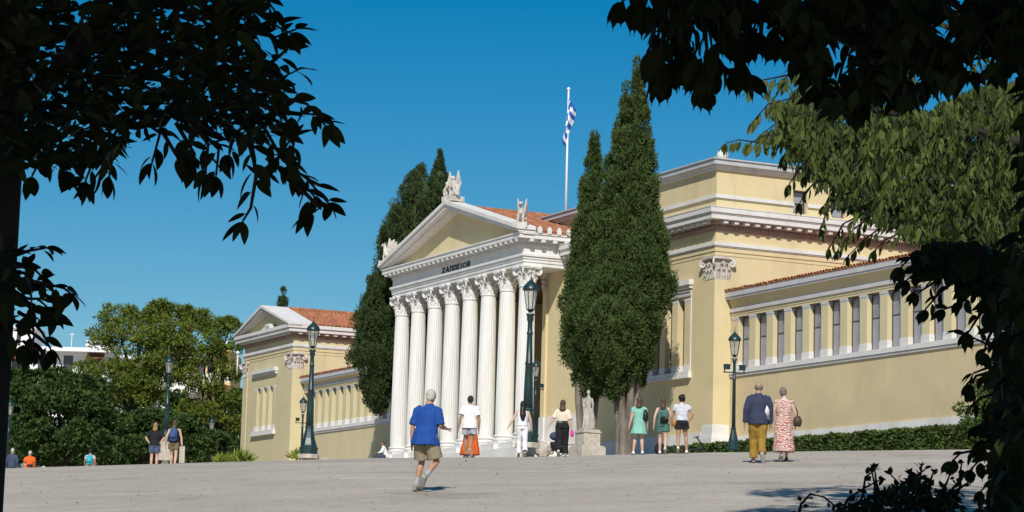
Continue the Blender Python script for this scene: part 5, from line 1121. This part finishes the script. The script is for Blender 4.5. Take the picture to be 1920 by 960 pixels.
# ------------------------------------------------------------------ near foliage that frames the view: real leaves on real twigs, a few metres away
def leaf_mesh(name, ln, wd, tip, curl, seed):
    """blade folded along the midrib, with a petiole; tip>0 gives a drawn-out drip tip"""
    mb = MB(); rows=[]; n=7; rs = random.Random(seed); tw = rs.uniform(-.25,.25)
    for i in range(n+1):
        t=i/n; wv_ = math.sin(math.pi*min(1,t**.8))**.85
        if tip and t>.72: wv_ = wv_*.55*(1-(t-.72)/.28)+.02
        z = -curl*t*t*ln; a = tw*t
        rows.append([(-wd*.5*wv_*math.cos(a), t*ln, z+.12*wd*wv_-math.sin(a)*wd*.3*wv_),(0,t*ln,z),(wd*.5*wv_*math.cos(a), t*ln, z+.12*wd*wv_+math.sin(a)*wd*.3*wv_)])
    mb.add([p for r in rows for p in r],[(i*3+j,i*3+j+1,(i+1)*3+j+1,(i+1)*3+j) for i in range(n) for j in (0,1)])
    mb.tube([(0,-.16*ln,.01*ln),(0,0,0)],.010*ln,4); return mb.mesh(name, True)
def leaf_set(ln, wd, tip, m, k=5):
    out=[]
    for i in range(k):
        me_ = leaf_mesh('leaf', ln, wd*(.85+.08*i), tip, .06+.06*i, i*7+3); me_.materials.append(m); out.append(me_)
    return out
def leaf_np(ln, wd, tip):
    """lighter blade for the joined leaves: a folded diamond strip of quads"""
    ts = [0,.3,.62,1]; wd_ = [0.12,.92,.8,.02] if not tip else [.15,1,.62,.02]
    V_=[]
    for t,w_ in zip(ts,wd_): V_ += [(-wd*.5*w_,t*ln,-.1*t*t*ln+.1*wd*w_),(0,t*ln,-.1*t*t*ln),(wd*.5*w_,t*ln,-.1*t*t*ln+.1*wd*w_)]
    return np.array(V_), np.array([(i*3+j,i*3+j+1,i*3+j+4,i*3+j+3) for i in range(3) for j in (0,1)])
def rot_from(d, roll):
    d = Vector(d).normalized(); h = Vector((0,0,1)) if abs(d.z)<.95 else Vector((0,1,0))
    x = d.cross(h).normalized(); z = x.cross(d); m3 = Matrix((x,d,z)).transposed(); return m3 @ Matrix.Rotation(roll,3,'Y')
def leaf_object(parent, meshes, p, d, roll, sc):
    o = bpy.data.objects.new('leaf', random.choice(meshes)); COL.objects.link(o); o.parent = parent
    m4 = rot_from(d, roll).to_4x4(); o.matrix_local = Matrix.Translation(Vector(p)-parent.location) @ m4 @ Matrix.Diagonal((sc,sc,sc,1)); return o
def in_poly(x,y,P):
    c=False; j=len(P)-1
    for i in range(len(P)):
        if (P[i][1]>y)!=(P[j][1]>y) and x<(P[j][0]-P[i][0])*(y-P[i][1])/(P[j][1]-P[i][1])+P[i][0]: c=not c
        j=i
    return c
def twig_leaves(root, meshes, twigs, Y_, step, hang, sc, bark, spread=.8, budget=300, jit=.25):
    """twigs = lists of points (column,row); leaves alternate along them"""
    cnt=0
    for tw in twigs:
        mb = MB()
        Yt = Y_+random.uniform(-jit,jit); P=[at(x,y,Yt+random.uniform(-.04,.04)) for x,y in tw]
        mb.tube([p-root.location for p in P],[.006*(1-.7*i/max(1,len(P)-1))+.0012 for i in range(len(P))],5); mb.build('twig', bark, root, True)
        side=1
        for i in range(len(P)-1):
            a,b=P[i],P[i+1]; n_=max(1,int((b-a).length/step))
            for k in range(n_):
                if cnt>=budget: break
                q=a.lerp(b,(k+random.random()*.6)/n_); t=(b-a).normalized(); sd_=t.cross(Vector((0,1,0))).normalized()*side; side=-side
                d=t*random.uniform(.2,.8)+sd_*random.uniform(.3,1)*spread+Vector((0,random.uniform(-.5,.5),0))+Vector((0,0,-hang*random.uniform(.6,1.3)))
                s_ = sc*random.uniform(.65,1.15); d.normalize(); leaf_object(root,meshes,q+d*.16*.08*s_,d,random.uniform(-1.2,1.2),s_); cnt+=1
        q=P[-1]; t=(P[-1]-P[-2]).normalized()
        for s_ in (-.6,0,.6):
            if cnt<budget: d=(t+Vector((s_,random.uniform(-.3,.3),-hang*.8))); leaf_object(root,meshes,q,d.normalized(),random.uniform(-.9,.9),sc*random.uniform(.8,1.1)); cnt+=1
    return cnt
def poly_leaves(root, name, poly, n, Y0, Y1, ln, wd, tip, hang, m, density=None):
    xs_=[p[0] for p in poly]; ys_=[p[1] for p in poly]; pts=[]; ds=[]
    while len(pts)<n:
        x=random.uniform(min(xs_),max(xs_)); y=random.uniform(min(ys_),max(ys_))
        if not in_poly(x,y,poly): continue
        if density and noise.noise(Vector((x/density[0],y/density[0],n*.01)))<density[1]: continue
        p=at(x,y,random.uniform(Y0,Y1)); pts.append(p-root.location); d=unit(1)[0]; d[2]=d[2]*.6-hang; ds.append(d)
    TV,TF=leaf_np(ln,wd,tip); ds=np.array(ds); k=len(ds)
    nr = unit(k)*.8+np.array([0,-.5,.9]); Fm=frames(ds,nr); sc=RNG.uniform(.6,1.15,k); Fm=Fm*sc[:,None,None]
    return link(name, scatter(name,TV,TF,Fm,np.array([list(p) for p in pts])), m, root, 'stuff')
def shading_canopy(root, name, boxes, n, m, ln=.17, wd=.085):
    """unseen rest of the crown, added overhead and behind the viewpoint as shade"""
    pts=[]; 
    vol=[b[3]*b[4]*b[5] for b in boxes]
    for b,v in zip(boxes,vol):
        k=int(n*v/sum(vol)); d=unit(k)*(RNG.uniform(0,1,(k,1))**.4); pts.append(np.array(b[:3])+d*np.array(b[3:]))
    P=np.concatenate(pts)-np.array(root.location); ds=unit(len(P)); ds[:,2]=ds[:,2]*.5-.35
    TV,TF=leaf_np(ln,wd,False); nr=unit(len(P))*.5+np.array([0,-.6,.8]); return link(name, scatter(name,TV,TF,frames(ds,nr)*RNG.uniform(.7,1.3,len(P))[:,None,None],P), m, root, 'stuff')

# ---- left tree
lt_base = Vector((-1.66,7.0,gz(-1.66,7.0)))
lt = thing('foreground_tree','near-black tree at the left edge, trunk and leathery leaves in silhouette','tree',lt_base)
mb = MB(); e1=at(40,350,7.0); e2=at(9,900,7.0)
def tr_c(z): t=(z-e2.z)/(e1.z-e2.z); return Vector((e2.x+(e1.x-e2.x)*t-.15,7.0,z))
mb.tube([tr_c(z)-lt_base for z in (-1.6,-1.1,-.5,.2,.8,1.3,1.8,2.6,3.4)],[.24,.17,.155,.15,.15,.15,.145,.13,.11],14); mb.build('trunk', M['bark_dark'], lt, True)
for p0,p1,r in (((-1.55,7,1.35),(-.9,6.9,1.75),.035),((-1.5,7,1.6),(-.75,7.2,1.55),.028),((-1.55,7,2.2),(-.3,6.4,3.2),.06),((-1.5,7,2.6),(-1.2,3,4.4),.07),((-1.6,7,3.0),(-2.4,8.2,4.6),.06),((-1.5,7,3.2),(.2,4.5,4.8),.06)):
    mb = MB(); limb(mb,Vector(p0)-lt_base,Vector(p1)-lt_base,r,r*.3,.06,6); mb.build('limb', M['bark_dark'], lt, True)
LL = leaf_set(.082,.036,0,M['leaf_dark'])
tw_left = [[(430,-25),(470,15),(510,45),(545,62)],[(455,-20),(500,0),(515,20)],[(400,40),(470,60),(515,70),(555,55)],[(480,110),(520,150),(560,130)],[(440,150),(520,180),(575,195),(610,235)],[(460,190),(540,210),(590,215)],
 [(430,170),(490,230),(530,300),(575,335),(615,380)],[(510,270),(560,330),(590,370)],[(470,260),(480,330),(470,390),(455,415)],[(480,330),(520,300),(545,260)],[(350,220),(390,270),(385,330)],[(370,240),(410,280),(405,330)],[(330,230),(365,290),(360,310)],
 [(260,220),(300,250),(285,305)],[(300,240),(330,290),(345,300)],[(200,230),(215,280),(170,345)],[(150,250),(175,300),(160,340)],[(170,240),(210,300),(205,330)],[(70,250),(75,300),(60,330)],[(110,250),(120,300),(125,320)],
 [(420,210),(440,250),(430,290)],[(520,230),(550,270),(545,310)],[(560,350),(600,390),(585,400)],[(505,120),(530,100),(540,90)],
 [(25,480),(55,470),(85,465)],[(25,520),(75,530),(120,540),(132,550)],[(30,500),(60,500),(80,520)],[(30,560),(60,575),(95,590)],[(35,585),(60,600),(80,625),(95,655)],[(30,610),(50,620),(60,640)],[(25,545),(50,560),(70,560),(88,575)],[(30,640),(45,640),(60,660)]]
n1 = twig_leaves(lt, LL, tw_left, 6.9, .025, .25, .88, M['bark_dark'], budget=300, jit=.5)
poly_leaves(lt,'leaves',[(-80,-60),(470,-60),(490,60),(500,120),(530,170),(520,240),(470,270),(400,240),(340,225),(290,215),(250,250),(215,290),(120,310),(20,320),(-80,330)],3200,6.0,9.0,.075,.035,0,.15,M['leaf_dark'])
poly_leaves(lt,'leaves',[(-80,450),(40,460),(70,520),(90,560),(70,620),(40,650),(-80,640)],120,6.5,7.4,.08,.036,0,.1,M['leaf_dark'])
shading_canopy(lt,'crown',[(-2.0,6.3,3.7,2.3,2.6,1.3),(-1.6,2.6,4.4,2.2,3.0,1.4),(.3,4.6,4.8,2.2,2.8,1.4),(-3.2,5.2,3.2,1.8,3.0,1.8),(-1.0,-1.5,4.2,2.6,2.6,1.5)],38000,M['leaf_dark'],.2,.1)  # unseen leaf mass, added to keep sun and sky off the near leaves

# ---- right tree whose hanging branches cross the top
rt_base = Vector((2.35,6.9,gz(2.35,6.9)))
rt = thing('foreground_tree','near-black tree at the right edge, its drip-tipped leaves hanging across the top','tree',rt_base)
mb = MB(); mb.tube([Vector(p)-rt_base for p in ((2.35,6.9,-2),(2.3,6.9,-.5),(2.3,6.85,.8),(2.2,6.8,2.2),(2.1,6.6,3.6))],[.24,.18,.16,.14,.10],12); mb.build('trunk', M['bark_dark'], rt, True)
mb = MB()
for p0,p1,r in (((2.25,6.8,1.9),(.7,6.6,1.95),.04),((2.2,6.8,2.2),(.4,6.4,2.05),.03),((2.2,6.8,2.6),(1.0,4,4.6),.06),((2.1,6.6,3.2),(2.8,3,5),.06),((2.2,6.7,2.8),(1.2,7.6,4.6),.05)):
    mb = MB(); limb(mb,Vector(p0)-rt_base,Vector(p1)-rt_base,r,r*.25,.06,6); mb.build('limb', M['bark_dark'], rt, True)
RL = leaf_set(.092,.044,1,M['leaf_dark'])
tw_r = [[(1200,-30),(1165,5)],[(1205,-40),(1195,5)],[(1225,-40),(1210,10)],[(1265,-30),(1240,30),(1232,80),(1238,130)],[(1250,-30),(1255,60),(1245,110),(1240,150)],[(1230,20),(1225,70),(1222,110)],[(1245,60),(1235,110),(1230,140)],[(1290,-30),(1275,50),(1265,110)],[(1330,-30),(1300,40),(1290,90)],[(1320,40),(1325,90),(1318,130)],[(1340,90),(1325,130),(1318,160)],[(1350,50),(1345,110),(1340,130)],
 [(1370,-20),(1375,60),(1385,120)],[(1350,120),(1370,135),(1395,140)],[(1395,-20),(1395,40),(1400,80)],[(1430,-20),(1420,30),(1412,60)],[(1450,-20),(1425,40),(1425,60)],[(1480,-10),(1465,40),(1460,65)],[(1500,10),(1480,40),(1475,70)],[(1280,80),(1275,110),(1270,125)],[(1300,90),(1285,110),(1300,130)],[(1400,20),(1380,50),(1385,70)],
 [(1530,-10),(1510,60),(1500,100)],[(1560,20),(1530,80),(1520,130)],[(1540,80),(1545,130),(1555,160)],[(1600,60),(1580,120),(1570,160)],[(1640,80),(1620,150),(1610,190)],[(1300,-20),(1310,10),(1330,20)],[(1340,-30),(1355,10),(1370,25)]]
n2 = twig_leaves(rt, RL, tw_r, 6.7, .026, .9, 1.0, M['bark_dark'], spread=.6, budget=300, jit=.4)
poly_leaves(rt,'leaves',[(1195,-60),(2000,-60),(2000,110),(1900,130),(1800,140),(1700,190),(1650,170),(1560,200),(1520,130),(1480,40),(1400,20),(1360,50),(1300,40),(1240,50)],3200,6.0,9.5,.082,.040,1,.8,M['leaf_dark'],(70,-.16))
poly_leaves(rt,'leaves',[(1880,-60),(2000,-60),(2000,1000),(1870,1000),(1880,480),(1915,420),(1915,160)],1200,6.0,8.0,.08,.04,1,.7,M['leaf_dark'])
shading_canopy(rt,'crown',[(2.4,6.0,3.8,2.3,2.2,1.3),(2.2,2.6,4.6,2.4,2.8,1.5),(4.0,4.5,3.6,2.0,3.0,1.9),(1.2,5.4,5.2,2.0,2.4,1.3),(2.0,-1.2,4.2,2.8,2.4,1.6)],38000,M['leaf_dark'],.2,.1)  # likewise added out of view, to darken the hanging branches below

# ---- sunlit drooping tree further on
dt_base = Vector((4.6,16.4,gz(4.6,16.4)))
dt = thing('drooping_tree','sunlit drooping leafy branches at the right, in front of the yellow block','tree',dt_base)
mb = MB(); mb.tube([Vector(p)-dt_base for p in ((4.6,16.4,-1),(4.55,16.4,1),(4.5,16.3,3),(4.3,16.1,4.6))],[.2,.16,.14,.10],12); mb.build('trunk', M['bark_dark'], dt, True)
for p0,p1,r in (((4.5,16.3,2.9),(1.9,15.6,3.3),.04),((4.5,16.3,3.2),(2.2,15.2,3.9),.04),((4.5,16.3,2.2),(2.6,15.6,2.6),.03),((4.4,16.2,4.0),(3.0,15,4.9),.04),((4.5,16.3,1.6),(3.1,15.6,1.9),.03)):
    mb = MB(); limb(mb,Vector(p0)-dt_base,Vector(p1)-dt_base,r,r*.25,.08,6); mb.build('limb', M['bark_dark'], dt, True)
DLs = leaf_set(.095,.033,1,M['leaf_lit'])
tw_d = [[(1490,275),(1430,268),(1385,262),(1362,268)],[(1480,250),(1430,255),(1405,270)],[(1480,140),(1430,150),(1405,165)],[(1500,180),(1440,195),(1410,230)],[(1520,130),(1480,140),(1440,170)],[(1520,210),(1470,220),(1430,250)],[(1510,300),(1490,330),(1480,345)],[(1540,330),(1510,360),(1500,380)],[(1560,380),(1545,410),(1540,430)],[(1640,400),(1600,430),(1570,470)],[(1660,420),(1620,450),(1590,480)],[(1620,400),(1580,420),(1555,465)],[(1560,290),(1530,310),(1510,330)],[(1540,140),(1500,160),(1470,200)],[(1600,360),(1560,370),(1545,385)],[(1590,320),(1570,340),(1560,360)],[(1530,250),(1500,270),(1470,300)],[(1700,430),(1660,450),(1640,470)]]
twig_leaves(dt, DLs, tw_d, 15.2, .026, 1.6, .95, M['bark_dark'], spread=.6, budget=300, jit=.6)
poly_leaves(dt,'leaves',[(1500,120),(1560,150),(1650,190),(1740,200),(1850,150),(2000,150),(2000,440),(1800,470),(1690,440),(1650,410),(1600,400),(1560,370),(1520,330),(1490,310),(1450,280),(1440,240),(1440,200),(1470,150)],4200,14.2,15.6,.092,.030,1,1.5,M['leaf_lit'],(26,.10))
poly_leaves(dt,'leaves',[(1500,120),(1560,150),(1650,190),(1740,200),(1850,150),(2000,150),(2000,440),(1800,470),(1690,440),(1650,410),(1600,400),(1560,370),(1520,330),(1490,310),(1450,280),(1440,240),(1440,200),(1470,150)],3200,15.8,17.6,.092,.030,1,1.5,M['leaf_lit'],(34,.06))
poly_leaves(dt,'leaves',[(1520,140),(1560,160),(1650,195),(1740,205),(1850,160),(2000,150),(2000,440),(1800,470),(1690,430),(1650,400),(1600,390),(1560,350),(1520,310),(1490,280),(1470,240),(1470,200)],8000,18.4,20.6,.12,.045,1,1.3,M['leaf_right'])  # back layer in a darker leaf colour, painting shade between the lit clumps
poly_leaves(dt,'leaves',[(1600,-60),(1900,-60),(1900,120),(1700,160),(1600,100)],700,14.4,17.0,.088,.036,1,1.0,M['leaf_lit'],(40,-.05))

# ---- dark shrub tree low at the right edge
st_base = Vector((2.15,8.6,gz(2.15,8.6)))
st = thing('shrubby_tree','dark bushy growth filling the lower right edge in front of the right wing','tree',st_base)
mb = MB(); mb.tube([Vector(p)-st_base for p in ((2.15,8.6,-2),(2.1,8.6,-.3),(2.05,8.6,1.2),(1.95,8.5,1.9))],[.12,.09,.06,.03],10); mb.build('trunk', M['bark_dark'], st, True)
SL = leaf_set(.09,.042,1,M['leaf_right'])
tw_s = [[(1910,665),(1860,650),(1800,622)],[(1760,470),(1730,500),(1700,525)],[(1740,480),(1710,480),(1690,500)],[(1800,520),(1760,550),(1735,580)],[(1830,540),(1800,570),(1770,580)],[(1860,560),(1830,600),(1815,625)],[(1780,500),(1750,530),(1720,550)],[(1850,700),(1830,705),(1820,720)],[(1860,740),(1840,745),(1828,755)],[(1880,780),(1850,790),(1830,800)],[(1890,850),(1850,840),(1800,850),(1785,865)],[(1880,870),(1840,860),(1820,880)],[(1900,800),(1860,820),(1835,840)],[(1880,690),(1850,690),(1825,700)],[(1900,900),(1860,900),(1840,920)],[(1890,930),(1860,940),(1845,955)],[(1870,600),(1850,640),(1845,660)],[(1880,760),(1860,770),(1845,790)]]
twig_leaves(st, SL, tw_s, 8.4, .028, .5, .75, M['bark_dark'], budget=260, jit=.3)
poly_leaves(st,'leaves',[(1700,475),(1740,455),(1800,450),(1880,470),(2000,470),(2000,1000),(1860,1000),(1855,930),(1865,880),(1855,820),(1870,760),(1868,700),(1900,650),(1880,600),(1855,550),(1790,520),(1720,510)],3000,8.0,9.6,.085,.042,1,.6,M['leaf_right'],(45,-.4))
# ---- cut twigs and leaves heaped at the bottom right
bu_base = at(1715,955,9.6); bu_base.z = gz(bu_base.x, bu_base.y)
bu = thing('brush_heap','dark heap of twigs and leaves at the bottom right, arching stems','bush',bu_base)
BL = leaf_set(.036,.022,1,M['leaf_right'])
tw_b = [[(1495,975),(1502,945),(1520,926),(1545,932),(1570,952)],[(1575,965),(1590,935),(1620,915),(1650,900)],[(1600,960),(1618,930),(1622,895),(1640,882)],[(1640,950),(1640,910),(1635,885)],[(1660,950),(1690,910),(1670,890)],[(1690,940),(1720,890),(1735,880)],[(1720,940),(1725,900),(1728,875)],[(1740,945),(1745,900),(1750,885)],[(1690,960),(1770,935),(1815,905),(1822,895)],[(1770,935),(1800,900),(1805,890)],[(1760,930),(1775,905),(1780,892)],[(1560,965),(1600,945),(1640,930)],[(1640,960),(1670,930),(1700,905)],[(1700,950),(1715,915),(1705,890)],[(1800,915),(1800,885),(1803,870)],[(1650,930),(1643,905),(1640,880)]]
twig_leaves(bu, BL, tw_b, 9.5, .032, -.1, .9, M['bark_dark'], budget=260, jit=.25)
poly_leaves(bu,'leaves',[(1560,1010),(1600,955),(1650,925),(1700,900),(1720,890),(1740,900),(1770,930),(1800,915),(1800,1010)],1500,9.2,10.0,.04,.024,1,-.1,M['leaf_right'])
# ---- tall tree beyond the upper right corner of the view: its high crown shades the paving at the lower right
ob = Vector((7.8,22.2,gz(7.8,22.2)))
blob_tree('broadleaf_tree','tall leafy tree beyond the right edge casting shade on the paving',ob,[(-2.2,0,10.0,2.6,1.9),(-4.0,.6,10.2,1.7,1.4),(.4,.5,10.6,2.6,2.0),(-1.4,-1.6,10.6,2.0,1.5),(-2.6,1.8,10.4,1.9,1.5),(2.4,0,9.6,2.2,2.0),(-.5,3.2,11.6,3.0,2.0),(-3.4,3.4,11.8,2.0,1.6),(2.8,3.0,10.8,2.8,2.2),(-1.5,-4,11.4,2.8,2.0),(1.8,-3.6,10.4,2.8,2.2)],'broad',60,.26,.14,.25)
# ---- dry leaves and grit lying on the plaza
k = 190; gx = RNG.uniform(-10,10,k); gy = RNG.uniform(34,60,k); P = np.stack([gx,gy,ground_z(gx,gy)+.012],1)
ds = RNG.normal(size=(k,3)); ds[:,2] *= .12; TV,TF = leaf_np(.06,.035,False)
fo_ = link('fallen_leaves', scatter('fallen_leaves',TV,TF,frames(ds,np.array([0,0,1.])+RNG.normal(0,.25,(k,3)))*RNG.uniform(.5,1.2,k)[:,None,None],P), mat('dry_leaf',(.16,.10,.05),.9,island=.5), None, 'stuff')
k = 4500; gx = RNG.uniform(-11,12,k); gy = 33+27*RNG.uniform(0,1,k)**1.3; P = np.stack([gx,gy,ground_z(gx,gy)+.004],1)
TV = np.array([(-.5,-.4,0),(.5,-.5,0),(.4,.5,0),(-.4,.45,0),(-.2,-.2,.45),(.25,-.15,.4),(.15,.25,.42),(-.2,.2,.38)]); TF = np.array([(4,5,6,7),(0,1,5,4),(1,2,6,5),(2,3,7,6),(3,0,4,7)])
an = RNG.uniform(0,6.28,k); sz = RNG.uniform(.008,.026,k); Rz = np.zeros((k,3,3)); Rz[:,0,0]=np.cos(an); Rz[:,0,1]=-np.sin(an); Rz[:,1,0]=np.sin(an); Rz[:,1,1]=np.cos(an); Rz[:,2,2]=.8
link('gravel', scatter('gravel',TV,TF,Rz*sz[:,None,None],P), mat('loose_grit',(.30,.26,.215),.9,island=.5), None, 'stuff')
